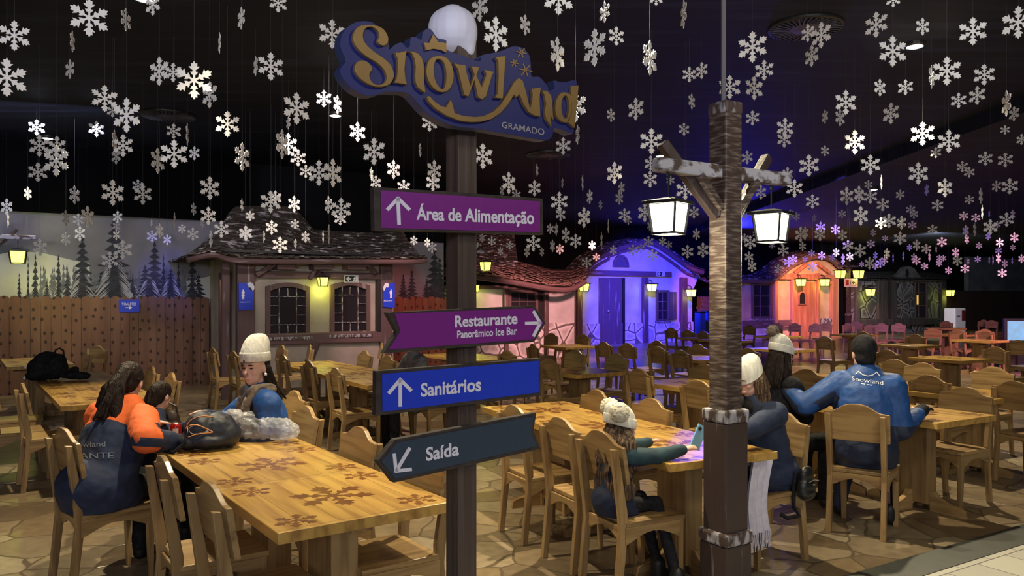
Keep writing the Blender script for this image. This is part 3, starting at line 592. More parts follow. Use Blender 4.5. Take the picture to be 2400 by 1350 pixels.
for i, (px, py, h, w) in enumerate(FL):
    rnd = random.Random(int(px * 31 + py * 17)); Ylim = .93 * (CEIL - .3 - HC) * F / max(20, HZ - py - h / 2); Smin, Smax = .13, .34
    Y = F * rnd.uniform(.21, .29) / h; Y = min(Y, Ylim, max_depth(px, py)); Y = max(Y, 3.6)
    s = h * Y / F; p = at(px, py, Y); yaw = math.degrees(math.acos(max(.05, min(1, w / 9.2)))) * rnd.choice((-1, 1)); look = math.degrees(math.atan2(-p.x, p.y))
    tilt = R(rnd.uniform(-5, 5))
    if i >= cap:
        M = Matrix.Translation(p) @ Matrix.Rotation(R(yaw + look), 4, 'Z') @ Matrix.Scale(s, 4)
        rest.prism(flake_outline(.5), lambda a, b, d: M @ Vector((a, d, b)), -.014, .014); continue
    o = link('hanging_snowflake', FM); o.location = p; o.rotation_euler = (0, tilt, R(yaw + look)); o.scale = (s, s, s); o['category'] = 'snowflake decoration'
    reg = next(n for x, n in REGION if px < x); vert = 'at the top' if py < 150 else 'high up' if py < 300 else 'mid-height' if py < 450 else 'low'
    size = 'large' if h > 60 else 'medium' if h > 35 else 'small'; turn = 'edge-on' if w <= 2.5 else 'half-turned' if w <= 6 else 'open'
    cells.setdefault((size, turn, vert, reg), []).append((px, o)); o['group'] = 'white snowflakes hung ' + reg
    if True:
        c = link('cord', CM, o); top = ((CEIL if p.x < 6.9 else CEIL - .22) - p.z - s * .49) / s; c.location = (0, 0, .49); c.scale = (1 / s, 1 / s, top)
        c.rotation_euler = (0, 0, 0); o.rotation_euler = (0, 0, R(yaw + look))
if rest.v:
    o = rest.build('hanging_snowflake', flake); o['kind'] = 'stuff'; tag(o, 'the smallest far snowflakes hung under the ceiling', 'snowflake decoration')
NUM = 'first second third fourth fifth sixth seventh eighth ninth tenth eleventh twelfth thirteenth fourteenth fifteenth sixteenth seventeenth eighteenth nineteenth twentieth twenty-first twenty-second twenty-third twenty-fourth twenty-fifth'.split()
for (size, turn, vert, reg), L_ in cells.items():
    L_.sort(key=lambda q: q[0])
    for k, (px, o) in enumerate(L_):
        base = f'{size} {turn} snowflake {vert} {reg}'
        o['label'] = base if len(L_) == 1 else base + (f', {NUM[k]} from left' if len(L_) > 2 else (', left one', ', right one')[k])
# ------------------------------------------------------------------ the signpost in front
SP = Plane((-.197, 2.70), 36.87)
def spf(px, py, d): return SP.world(SP.loc(px, py, 0) + Vector((0, d, 0)))
base = (-.185, 2.80, 0)
ME = Matrix.Translation(base) @ Matrix.Rotation(R(36.87), 4, 'Z')
post = thing('signpost', 'square dark wooden signpost capped with snow, carrying the boards', 'signpost', base)
MB().box((-.041, -.041, 0), (.041, .041, 2.63), M=ME).build('pole', polew, post, bevel=.004, off=base)
m = MB(); c = Vector(at(1062, 76, 2.79)); sc = 2.79 / F
for dx, dy, rx, rz in ((0, -4, 55, 58), (-18, -6, 42, 50), (20, 0, 38, 56), (-30, 14, 30, 26), (36, 22, 18, 38), (-34, 26, 22, 12), (38, 40, 14, 20), (0, -18, 44, 46)):
    m.ell(c + Vector((dx, 0, -dy)) * sc, (rx * sc, (rx * .8 + 8) * sc, rz * sc))
me = blob(m, .006, 6)
for v in me.vertices: v.co -= Vector(base)
finish(me, 'snow_cap', snow, post)
def poly_px(pts, d0, d1, mats, name, parent, mi=0, side=None, off=base, bevel=0):
    return MB().prism(pts, spf, d0, d1, mi, side).build(name, mats, parent, off=off, bevel=bevel)
def board(name, label, outer, inner, fm, draw):
    t = thing(name, label, 'sign', tuple(spf(1070, sum(p[1] for p in outer) / len(outer), 0)), 0, 'direction boards on the signpost'); o = t.location
    poly_px(outer, -.012, .016, framew, 'frame', t, off=o, bevel=.002)
    poly_px(inner, -.0145, -.009, fm, 'panel', t, off=o)
    m = MB(); ar = MB(); draw(m, ar); m.build('lettering', letter, t, off=o); ar.build('arrow', letter, t, off=o)
    return t
LF = lambda a, b: spf(a, b, -.0155)
def arr(m, shaft, head, w=8): stroke(m, shaft, w, spf, -.0165, -.014); stroke(m, head, w, spf, -.0165, -.014)
def d1(m, ar): arr(ar, [(930, 525), (927.5, 468)], [(904, 491), (927.5, 466), (953, 491)]); text_px(m, 'Área de Alimentação', (971, 515), (1246, 525), 29, LF, bold=.027)
board('direction_sign', 'purple board reading Área de Alimentação with an arrow pointing up', [(872, 439), (1050, 450), (1267, 466), (1269, 551), (1060, 545), (874, 541)], [(888, 447), (1260, 473), (1260, 545), (889, 535)], purple, d1)
def d2(m, ar):
    arr(ar, [(1227, 757.5), (1258, 756.5)], [(1245, 731), (1260, 756.5), (1245, 786)], 7)
    text_px(m, 'Restaurante', (1061, 766), (1207, 758), 25.5, LF, bold=.027); text_px(m, 'Panorâmico Ice Bar', (1066, 792), (1206, 783), 17, LF, bold=.024)
board('direction_sign', 'purple arrow board reading Restaurante Panorâmico Ice Bar', [(903, 732), (1248, 716), (1275, 756), (1248, 801), (895, 828), (927, 777)], [(920, 735), (1244, 722), (1268, 757), (1243, 795), (906, 819), (934, 776)], purple, d2)
def d3(m, ar): arr(ar, [(932.7, 949), (932.7, 891)], [(907, 919), (932.7, 889), (957, 913)]); text_px(m, 'Sanitários', (981, 928), (1122, 914), 30, LF, bold=.027)
board('direction_sign', 'blue rectangular board reading Sanitários with an arrow pointing up', [(878, 869), (1262, 839), (1263, 927), (877, 974)], [(891, 876), (1257, 845), (1257, 919), (892, 964)], bluep, d3)
def d4(m, ar): arr(ar, [(954, 1050), (925, 1099)], [(919, 1064), (923, 1102), (957, 1098)]); text_px(m, 'Saída', (993, 1078), (1070, 1064), 30, LF, bold=.027)
board('direction_sign', 'dark slate arrow board reading Saída, lowest on the signpost', [(880, 1080), (922, 1029), (1253, 966), (1246, 1010), (1263, 1051), (919, 1130)], [(890, 1080), (925, 1036), (1245, 974), (1239, 1011), (1253, 1044), (922, 1120)], slate, d4)
# the carved name board
nb = thing('name_board', 'blue carved name board with gold letters reading Snowland Gramado', 'sign', tuple(spf(1070, 200, 0))); no = nb.location
q = lambda L_: [(750 + x / 3.75, y / 3.75) for x, y in L_]
OUT = q(catmull([(165, 570), (130, 480), (118, 400), (150, 310), (220, 250), (300, 226), (390, 235), (450, 285), (515, 350), (545, 440), (545, 470), (600, 425), (655, 410), (690, 450), (722, 440), (728, 370), (770, 360), (822, 385), (835, 320), (880, 285), (920, 310), (965, 372), (1040, 390), (1045, 470), (1180, 520), (1330, 570), (1345, 520), (1440, 498), (1530, 475), (1620, 440), (1710, 455), (1765, 520), (1780, 620), (1785, 700), (1855, 705), (1925, 790), (1935, 820), (1985, 800), (1975, 735), (2060, 752), (2175, 738), (2172, 900), (2150, 1090), (2145, 1195), (2060, 1165), (1985, 1150), (1965, 1215), (1915, 1252), (1760, 1232), (1600, 1205), (1330, 1158), (1100, 1130), (950, 1068), (850, 1000), (765, 905), (700, 848), (600, 838), (500, 840), (430, 865), (330, 868), (220, 810), (140, 720), (118, 640)], 3))
cxm = sum(p[0] for p in OUT) / len(OUT); cym = sum(p[1] for p in OUT) / len(OUT)
MB().prism(OUT, spf, -.052, -.006, 0, 1).build('backboard', [boardb, boardr], nb, off=no, bevel=.003)
G0, G1 = -.066, -.050
def letter_part(nm, *polys):
    m = MB()
    for p in polys:
        if isinstance(p, tuple): m.ring(q(resample(catmull(p[0], 4), 40)), q(resample(catmull(p[1], 4), 40)), spf, G0, G1)
        else: m.prism(q(p), spf, G0, G1)
    o = m.build('letter', gold, nb, off=no, bevel=.0018); return o
Sx = [(425, 400), (440, 365), (430, 325), (390, 292), (345, 288), (312, 312), (300, 355), (308, 405), (345, 455), (405, 505), (475, 552), (530, 600), (560, 655), (568, 710), (545, 765), (500, 795), (430, 803), (350, 782), (275, 732), (237, 680), (228, 630), (245, 590), (285, 574), (325, 580), (358, 605), (378, 640), (374, 662), (356, 690), (358, 722), (375, 757), (408, 781), (445, 783), (482, 765), (503, 730), (498, 685), (470, 640), (415, 592), (335, 545), (268, 490), (226, 430), (214, 370), (230, 312), (275, 276), (345, 267), (420, 275), (480, 308), (515, 365), (518, 412), (500, 441), (468, 447), (440, 432)]
letter_part('S', catmull(Sx, 3))
letter_part('n', [(578, 503), (615, 505), (680, 486), (668, 560), (660, 650), (668, 730), (684, 782), (565, 765), (590, 730), (602, 650), (600, 560)],
            [(690, 497), (730, 494), (775, 510), (810, 550), (828, 610), (832, 680), (830, 750), (843, 853), (815, 840), (775, 805), (755, 760), (752, 690), (757, 620), (745, 555), (725, 515)])
letter_part('o', ([(965, 532), (1020, 545), (1065, 600), (1087, 680), (1080, 760), (1050, 820), (995, 848), (935, 830), (885, 780), (855, 710), (850, 640), (870, 570), (915, 538)], [(960, 560), (1000, 590), (1020, 650), (1022, 720), (1012, 790), (990, 820), (960, 800), (930, 750), (915, 680), (917, 610), (935, 570)]))
letter_part('w', [(1085, 592), (1135, 605), (1190, 612), (1195, 660), (1232, 790), (1268, 690), (1240, 620), (1310, 628), (1300, 660), (1285, 700), (1330, 800), (1372, 690), (1355, 650), (1440, 668), (1420, 700), (1370, 880), (1335, 910), (1300, 890), (1268, 740), (1215, 885), (1180, 870), (1125, 650)])
letter_part('l', [(1450, 540), (1540, 530), (1528, 700), (1515, 900), (1445, 893), (1470, 850), (1478, 700), (1475, 580)])
letter_part('a', [(850, 885), (876, 878), (920, 925), (975, 962), (1018, 975), (1040, 940), (1062, 905), (1078, 950), (1097, 1025), (1170, 1047), (1270, 1058), (1350, 1048), (1430, 1012), (1500, 945), (1560, 850), (1610, 760), (1640, 728), (1660, 722), (1690, 745), (1720, 850), (1752, 985), (1768, 930), (1775, 860), (1768, 812), (1846, 800), (1835, 900), (1842, 1055), (1790, 1045), (1740, 1015), (1700, 955), (1660, 862), (1635, 890), (1612, 868), (1560, 950), (1500, 1020), (1420, 1075), (1330, 1100), (1240, 1104), (1140, 1092), (1030, 1052), (930, 990), (868, 925)])
letter_part('n', [(1855, 828), (1900, 830), (1935, 870), (1948, 930), (1950, 1000), (1958, 1085), (1930, 1050), (1940, 1140), (1895, 1080), (1880, 1010), (1893, 940), (1880, 870)])
letter_part('d', [(2108, 790), (2175, 782), (2165, 900), (2140, 1150), (2070, 1090), (2100, 1050), (2115, 900)], ([(2030, 845), (2080, 850), (2115, 880), (2118, 960), (2115, 1040), (2085, 1098), (2040, 1100), (1990, 1060), (1972, 990), (1985, 900)], [(2060, 870), (2085, 900), (2092, 960), (2088, 1010), (2080, 1050), (2065, 1072), (2040, 1050), (2025, 980), (2030, 910)]))
m = MB().prism(q([(835, 415), (880, 420), (915, 345), (960, 410), (1030, 420), (1030, 500), (980, 478), (920, 468), (855, 482)]), spf, -.060, -.050)
m.build('crown', gold, nb, off=no)
m = MB(); text_px(m, 'GRAMADO', (1156, 305.3), (1254.8, 322.7), 14.5, lambda a, b: spf(a, b, -.0535), bold=.005); m.build('lettering', mat('pewter_lettering', (.34, .32, .34), .5), nb, off=no)
for fx, fy, fr in ((1690, 495, 42), (1630, 585, 32), (1728, 648, 56)):
    m = MB()
    for k in range(3):
        a = R(60 * k + 10); stroke(m, [(750 + (fx - fr * math.cos(a)) / 3.75, (fy - fr * math.sin(a)) / 3.75), (750 + (fx + fr * math.cos(a)) / 3.75, (fy + fr * math.sin(a)) / 3.75)], 2.6, spf, -.055, -.051)
    m.build('small_star', gold, nb, off=no)
# ------------------------------------------------------------------ lanterns and lamp posts
def lantern(name, label, loc, rz, h, w, glass, group, power=0, col=(1, .95, .7), hook=None, bracket=0):
    """four-sided tapering lantern hanging with its crown at loc"""
    t = thing(name, label, 'lantern', loc, rz, group); b = w * .36; tp = w * .46
    m = MB(); z0, z1 = -h, 0
    cs = [(-1, -1), (1, -1), (1, 1), (-1, 1)]
    for x, y in cs: m.beam((x * b, y * b, z0), (x * tp, y * tp, z1), w * .07, w * .07)
    for z, k in ((z0, b), (z1, tp)):
        for i in range(4): m.beam((cs[i][0] * k, cs[i][1] * k, z), (cs[(i + 1) % 4][0] * k, cs[(i + 1) % 4][1] * k, z), w * .09, w * .07)
    m.build('cage', black, t)
    m = MB(); k0, k1 = b * .97, tp * .97
    m.add([(x * k0, y * k0, z0 + .004) for x, y in cs] + [(x * k1, y * k1, z1 - .004) for x, y in cs], [(0, 1, 5, 4), (1, 2, 6, 5), (2, 3, 7, 6), (3, 0, 4, 7), (3, 2, 1, 0)]); m.build('glass', glass, t)
    m = MB(); e = w * .60
    m.add([(x * e, y * e, -.004 + .012 * ((i % 2) - .5) * w) for i, (x, y) in enumerate(cs)] + [(x * e, y * e, .012) for x, y in cs] + [(x * w * .12, y * w * .12, h * .20) for x, y in cs], [(3, 2, 1, 0)] + [(i, (i + 1) % 4, (i + 1) % 4 + 4, i + 4) for i in range(4)] + [(i + 4, (i + 1) % 4 + 4, (i + 1) % 4 + 8, i + 8) for i in range(4)] + [(8, 9, 10, 11)]); m.build('lid', black, t)
    if hook: m = MB().tube([(0, 0, h * .18), (0, 0, hook)], w * .028, 6); m.tube([(w * .1 * math.cos(R(a)), 0, hook - w * .1 + w * .1 * math.sin(R(a))) for a in range(0, 360, 40)], w * .02, 5, closed=True); m.build('hanger', black, t)
    if bracket: m = MB().tube([(0, 0, h * .18), (0, 0, h * .42), (0, bracket * .4, h * .62), (0, bracket, h * .5)], w * .06, 6).box((-w * .14, bracket - .004, -h * .2), (w * .14, bracket + .012, h * .7)); m.build('bracket', black, t)
    if power:
        M = Matrix.Translation(loc); p = Vector(loc) + Vector((0, 0, -h - .03))
        light('POINT', p, power, col, size=w * .3, name='lantern_light')
    return t
def lamp_post(label, base, rz, arms, zt, zarm, parts_full=True, braces=True, mats=(postm, postc, frost), group='lamp posts'):
    t = thing('lamp_post', label, 'lamp post', base, rz, group); a, bb, fr = mats
    m = MB().box((-.0625, -.0625, 1.05), (.0625, .0625, zt - .05)); m.build('shaft', a, t, bevel=.008)
    m = MB().box((-.067, -.067, zt - .055), (.067, .067, zt + .015)); m.build('snowy_top', fr, t, bevel=.012)
    m = MB().box((-.085, -.085, .40), (.085, .085, 1.0)); m.build('middle_casing', bb, t, bevel=.010)
    m = MB().box((-.092, -.092, 1.0), (.092, .092, 1.072)); m.build('casing_rim', fr, t, bevel=.014)
    m = MB().box((-.098, -.098, 0), (.098, .098, .345)); m.build('base_casing', bb, t, bevel=.010)
    m = MB().box((-.106, -.106, .345), (.106, .106, .415)); m.build('casing_rim', fr, t, bevel=.014)
    for s, L_ in arms:
        m = MB().beam((s * .05, 0, zarm), (s * L_, 0, zarm + .005), .078, .078, taper=.92); m.build('arm', frost_arm, t, bevel=.012)
        if braces:
            m = MB().beam((s * .065, .0, zarm - .24), (s * .40, .06, zarm + .135), .055, .055); m.build('brace', postc, t, bevel=.008)
            m = MB().beam((s * .06, -.03, zarm - .20), (s * .22, -.03, zarm - .03), .035, .04); m.build('bracket', postm, t, bevel=.005)
    return t
frost_arm = mat('snowy_arm_wood', (.42, .42, .48), .6, col2=(.075, .05, .042), scale=(14, 20, 20), lo=.46, hi=.58, detail=7, bump=.4)
LB = (1.167, 4.2, 0)
lamp_post('tall snowy wooden lamp post in front, with two lit white lanterns', LB, GA, ((-1, .50), (1, .50)), 2.725, 2.355)
c = Vector(LB); uu = U
wire = MB().tube([(LB[0] - .01, LB[1], 2.735), (LB[0] - .01, LB[1], CEIL)], .014, 8)
solo(wire, 'conduit_pipe', mat('grey_pipe', (.12, .12, .13), .5), 'thin grey conduit pipe from the snowy lamp post to ceiling', 'pipe', (LB[0], LB[1], 2.735))
for s, aa, side in ((-1, .412, 'left'), (1, .365, 'right')):
    p = c + uu * s * aa; lantern('hanging_lantern', f'lit white lantern hanging from the {side} arm of the snowy lamp post', (p.x, p.y, 2.163 - (.012 if s > 0 else 0)), GA + 20, .155, .168, gloww, 'white lanterns of the lamp post', 18, (1, .86, .55), hook=.165)
# the lamp post cut by the left edge, before the mural
lp2 = at(-30, 700, 12.2); lamp_post('lamp post cut off by the left edge, before the mural', (lp2.x, lp2.y, 0), GA, ((1, .66), (-1, .5)), 2.95, 2.66)
lantern('hanging_lantern', 'yellow lantern hanging before the mural at the left edge', tuple(at(42, 588, 12.45)), GA, .20, .26, glowy, 'yellow lanterns', 5, (.92, 1, .12), hook=.24)
q_ = at(42, 588, 12.45); light('SPOT', (q_.x, q_.y + .06, q_.z - .12), 150, (.92, .98, .12), (q_.x - .3, q_.y + 1.0, q_.z - .15), .1, spot=150, blend=.8, name='lantern_light')
# the red-lit lamp post between the orange and the stone cottage
p3 = at(1988, 770, 30.2); lamp_post('red-lit lamp post between orange and stone cottage with sign', (p3.x, p3.y, 0), GA, ((1, .62), (-1, .62)), 3.25, 2.95)
for px, wd in ((1969, 'left'), (2012, 'right')): lantern('hanging_lantern', f'yellow lantern on the {wd} arm of the red-lit lamp post', tuple(at(px, 634, 30.2)), GA, .30, .34, glowy, 'yellow lanterns', 4, (.92, 1, .15), hook=.3)
m = MB(); pl3 = Plane((p3.x, p3.y - .12), GA); fn3 = lambda a, b, d: pl3.world(pl3.loc(a, b) + Vector((0, d, 0)))
t = thing('exit_sign', 'small red and white exit sign on the red-lit lamp post', 'sign', tuple(fn3(1993, 663, 0)))
MB().prism([(1978, 653), (2009, 653), (2009, 672), (1978, 672)], fn3, -.02, .0).build('plate', white, t, off=t.location)
MB().prism([(1981, 656), (2006, 656), (2006, 669), (1981, 669)], fn3, -.026, -.018).build('face', redp, t, off=t.location)
m = MB().prism([(1988, 657), (2003, 657), (2003, 668), (1988, 668)], fn3, -.029, -.025).build('pictogram_panel', white, t, off=t.location)
m = MB(); stroke(m, [(1995, 662), (2001, 662)], 2, fn3, -.032, -.028); stroke(m, [(1998, 659), (2001.5, 662), (1998, 665)], 1.6, fn3, -.032, -.028); stroke(m, [(1991, 659), (1991, 666)], 2, fn3, -.032, -.028); m.build('pictogram', black, t, off=t.location)
# lamp post peeping out behind the signpost
p4 = at(1093, 700, 17.5); lamp_post('far lamp post half hidden behind the signpost', (p4.x, p4.y, 0), GA, ((1, .50), (-1, .4)), 3.1, 2.75)
lantern('hanging_lantern', 'yellow lantern before the tiled roof, right of the signpost', tuple(at(1138, 614, 17.75)), GA, .20, .22, glowy, 'yellow lanterns', 6, (.92, 1, .15), hook=.25)
# ceiling fixtures
SEEN = {(4.3, 8.2): 'upper right', (-3.3, 6.9): 'cut by the top edge at left', (-2.6, 11.3): 'left of the name board', (2.8, 14.5): 'left of the lamp post arm', (8.2, 17.4): 'far right over the blue ceiling', (-7.8, 12.9): 'far left over the fence'}
for (x, y), w in SEEN.items():
    z = CEIL if x < 6.9 else CEIL - .22
    t = thing('ceiling_spotlight', f'bright round ceiling spotlight {w}', 'ceiling light', (x, y, z), 0, 'ceiling spotlights')
    MB().lathe([(.105, 0), (.105, -.03), (.085, -.045), (.085, -.03)], (0, 0, 0), 20).build('rim', black, t); MB().lathe([(.082, -.034), (.05, -.052), (.01, -.056)], (0, 0, 0), 18).build('lens', spotm, t)
ventm = mat('vent_metal', (.055, .055, .065), .5)
for px, py, w, r in ((1888, 62, 'at the upper right', .36), (1285, 362, 'behind the name board', .42), (395, 270, 'over the fence at left', .40)):
    Y = (CEIL - HC) * F / (HZ - py); p = at(px, py, Y)
    t = thing('ceiling_vent', f'round dark ceiling vent with radial blades {w}', 'vent', (p.x, p.y, CEIL - .002), 0, 'round ceiling vents')
    MB().lathe([(r, 0), (r, -.02), (r * .93, -.03), (r * .93, -.012), (.03, -.012)], (0, 0, 0), 36).build('rim', black, t)
    MB().lathe([(r * .42, -.008), (r * .42, -.03), (.02, -.04)], (0, 0, 0), 28).build('hub', ventm, t)
    m = MB()
    for k in range(36): a = 2 * math.pi * k / 36; m.beam((r * .43 * math.cos(a), r * .43 * math.sin(a), -.022), (r * .92 * math.cos(a + .16), r * .92 * math.sin(a + .16), -.022), .012, .022)
    m.build('blades', ventm, t)
# ------------------------------------------------------------------ picket fences and the painted mural
fence_m = mat('fence_boards', (.15, .066, .038), .6, col2=(.235, .115, .066), scale=(5, 5, .7), lo=.3, hi=.7, detail=6); N, L, b = nodes(fence_m)
tc = N.new('ShaderNodeTexCoord'); vo = N.new('ShaderNodeTexVoronoi'); vo.voronoi_dimensions = '2D'; vo.inputs['Scale'].default_value = 1; vo.inputs['Randomness'].default_value = .5; sx = N.new('ShaderNodeSeparateXYZ'); L.new(tc.outputs['Object'], sx.inputs[0]); cx_ = N.new('ShaderNodeCombineXYZ')
for k_, (i_, sc_) in enumerate(((0, 1 / .155), (2, 4.8))):
    ml = N.new('ShaderNodeMath'); ml.operation = 'MULTIPLY'; ml.inputs[1].default_value = sc_; L.new(sx.outputs[i_], ml.inputs[0]); L.new(ml.outputs[0], cx_.inputs[k_])
L.new(cx_.outputs[0], vo.inputs['Vector'])
rp = N.new('ShaderNodeValToRGB'); rp.color_ramp.elements[0].position = .09; rp.color_ramp.elements[0].color = (.16, .09, .07, 1); rp.color_ramp.elements[1].position = .20; rp.color_ramp.elements[1].color = (1, 1, 1, 1); L.new(vo.outputs['Distance'], rp.inputs[0])
mx = N.new('ShaderNodeMixRGB'); mx.blend_type = 'MULTIPLY'; mx.inputs[0].default_value = 1; src = b.inputs['Base Color'].links[0].from_socket; L.new(src, mx.inputs[1]); L.new(rp.outputs[0], mx.inputs[2]); L.new(mx.outputs[0], b.inputs['Base Color'])
def fence(pl, t0, t1, h, w, label, d=0, star=False):
    m = MB(); t = t0; rnd = random.Random(int(t0 * 10))
    while t < t1:
        ww = w; hh = h + rnd.uniform(-.015, .015); dd = rnd.uniform(-.006, .006)
        top = [(t + ww / 2 + ww / 2 * .97 * math.cos(a), hh - ww * .32 + ww * .32 * math.sin(a)) for a in [math.pi * k / 6 for k in range(7)]]
        m.prism([(t + ww * .985, 0)] + top + [(t + .015 * ww, 0)], lambda a, b, q: (a, d + dd + q, b), -.016, .006); t += ww
    m.box((t0, d + .006, h * .25), (t1, d + .05, h * .32)).box((t0, d + .006, h * .72), (t1, d + .05, h * .79))
    o = oriented(pl, 'picket_fence', fence_m, m, None); return tag(o, label, 'fence', 'picket fences')
fence(FP, -6.2, .42, 1.71, .155, 'brown picket fence with dark star marks below the mural')
fence(FP, 3.255, 5.5, 1.71, .155, 'orange-lit picket fence right of the washhouse')
fence(FB, 5.2, 8.2, 1.75, .155, 'pink-lit picket fence between blue cottage and lamp post', d=.35)
sky = mat('mural_sky', (.17, .165, .22), .7, col2=(.27, .255, .31), scale=(.8, 1, 1.2), lo=.3, hi=.7, detail=5)
msnow = mat('mural_snow', (.62, .62, .62), .7, col2=(.56, .56, .58), scale=(1, 1, 3))
mhill = mat('mural_hill', (.10, .11, .14), .7, col2=(.15, .16, .19), scale=(6, 6, 9))
mtree = mat('mural_fir', (.012, .014, .028), .7, col2=(.04, .043, .07), scale=(9, 9, 14)); mwhite = mat('mural_snow_strokes', (.58, .58, .66), .7, col2=(.42, .42, .50), scale=(7, 7, 7)); mgrey = mat('mural_far_firs', (.10, .105, .14), .7, col2=(.17, .18, .23), scale=(8, 8, 12))
mu = thing('wall_mural', 'painted winter mural of snowy firs above the picket fence', 'mural', (FP.p.x, FP.p.y, 0), GA)
f5 = lambda a, b, d: (a, .17 + d, b)
MB().box((-6, .16, 0), (1.2, .178, 3.2)).box((3.3, .16, 0), (5.58, .178, 2.95)).build('sky', sky, mu)
def pxs(L_): return [FP.hit(x, y, .16) for x, y in L_]
MB().prism(pxs([(-520, 600), (-300, 590), (-160, 585), (0, 590), (40, 580), (80, 588), (130, 600), (170, 610), (210, 618), (210, 720), (-520, 720)]), f5, -.013, -.010).build('snow_slope', msnow, mu)
MB().prism(pxs([(-520, 590), (-300, 578), (-160, 572), (0, 576), (25, 572), (50, 576), (85, 592), (40, 586), (0, 596), (-160, 590), (-520, 600)]), f5, -.016, -.013).build('far_hill', mhill, mu)
MB().prism(pxs([(400, 668), (440, 660), (520, 640), (520, 720), (380, 720)]), f5, -.013, -.010).build('snow_slope', msnow, mu)
def fir(mb, px, ytop, ybot, w, seed, dd, layers=9):
    rnd = random.Random(seed); L_, R_ = [], []; H_ = ybot - ytop
    for i in range(layers):
        f0 = (i + .35) / layers; f1 = (i + 1) / layers; ww = w * (f1 ** .8) / 2
        L_ += [(px - ww * .35 * f0, ytop + H_ * (f0)), (px - ww * rnd.uniform(.8, 1.1), ytop + H_ * f1 + rnd.uniform(0, 3))]; R_ += [(px + ww * .35 * f0, ytop + H_ * (f0)), (px + ww * rnd.uniform(.8, 1.1), ytop + H_ * f1 + rnd.uniform(0, 3))]
    mb.prism(pxs([(px, ytop)] + R_ + [(px - ww * .1, ybot)] + list(reversed(L_))), f5, dd - .002, dd)
def branches(mb, px, ytop, ybot, w, seed, n):
    rnd = random.Random(seed)
    for i in range(n):
        f0 = rnd.uniform(.3, .95); s = rnd.choice((-1, 1)); x0 = px + s * w * .10 * f0; y0 = ytop + (ybot - ytop) * f0; ln = w * .40 * f0
        mid = (x0 + s * ln * .5, y0 + ln * .45); end = (x0 + s * ln * .92, y0 + ln * 1.0); pts = [(x0, y0), mid, end]
        t_ = rnd.uniform(.6, 1.5)
        mb.prism(pxs([(x0, y0), (mid[0], mid[1] - t_), (end[0], end[1] - t_ * .4), (end[0], end[1] + t_ * .5), (mid[0], mid[1] + t_)]), f5, -.0245, -.0235)
m = MB(); rnd = random.Random(3)
m.prism(pxs([(60, 720), (60, 690), (100, 682), (150, 684), (180, 668), (230, 662), (300, 655), (360, 650), (430, 655), (445, 690), (460, 720)]), f5, -.0142, -.0138)
for i in range(120): x = rnd.uniform(95, 440); fir(m, x, rnd.uniform(612, 665), 715, rnd.uniform(12, 26), i, -.014 - i * .00003, 6)
m.build('far_firs', mgrey, mu)
m = MB()
for i, (x, yt, w) in enumerate([(45, 636, 16), (83, 588, 26), (66, 592, 9), (137, 590, 26), (110, 655, 26), (193, 545, 78), (268, 508, 122), (362, 560, 70), (383, 590, 20), (418, 596, 16), (340, 618, 70), (400, 628, 60), (450, 590, 46), (465, 640, 50), (310, 650, 50), (235, 640, 46), (158, 640, 40)]): fir(m, x, yt, 716, w, 50 + i, -.017 - i * .0002, 11 if w > 50 else 8)
m.build('firs', mtree, mu)
m = MB()
for i, (x, yt, w, n) in enumerate([(193, 600, 90, 40), (268, 560, 130, 80), (350, 625, 90, 46), (400, 625, 80, 40), (110, 640, 40, 16), (310, 640, 60, 22), (235, 640, 50, 18), (137, 640, 40, 14), (83, 630, 30, 8), (450, 620, 50, 16), (158, 650, 50, 18)]):
    m = MB(); branches(m, x, yt, 712, w * 1.15, i, int(n * 1.0)); m.build('snow_strokes', mwhite, mu)
m = MB()
for i, (x, yt, w) in enumerate([(1018, 575, 60), (1030, 600, 50), (945, 640, 30), (965, 630, 34), (1000, 650, 30)]): fir(m, x, yt, 705, w, 90 + i, -.017 - i * .0002, 9)
m.build('firs', mtree, mu)
fsp = lambda a, b, d: FP.world(FP.loc(a, b) + Vector((0, d, 0)))
t = thing('toilet_sign', 'small blue sign on the fence reading TOALETES with an arrow', 'sign', tuple(fsp(303, 716, -.03)))
MB().prism([(278, 702), (327, 702), (327, 729), (323, 732), (281, 732), (278, 729)], fsp, -.035, -.018).build('plate', bluep, t, off=t.location, bevel=.003)
m = MB(); text_px(m, 'TOALETES', (285, 715.5), (319, 715.5), 6, lambda a, b: fsp(a, b, -.0365)); m.build('lettering', letter, t, off=t.location); m = MB(); m.prism([(294, 720), (303, 720), (303, 717.5), (310, 721), (303, 725), (303, 722), (294, 722)], fsp, -.037, -.035); m.build('arrow', letter, t, off=t.location)

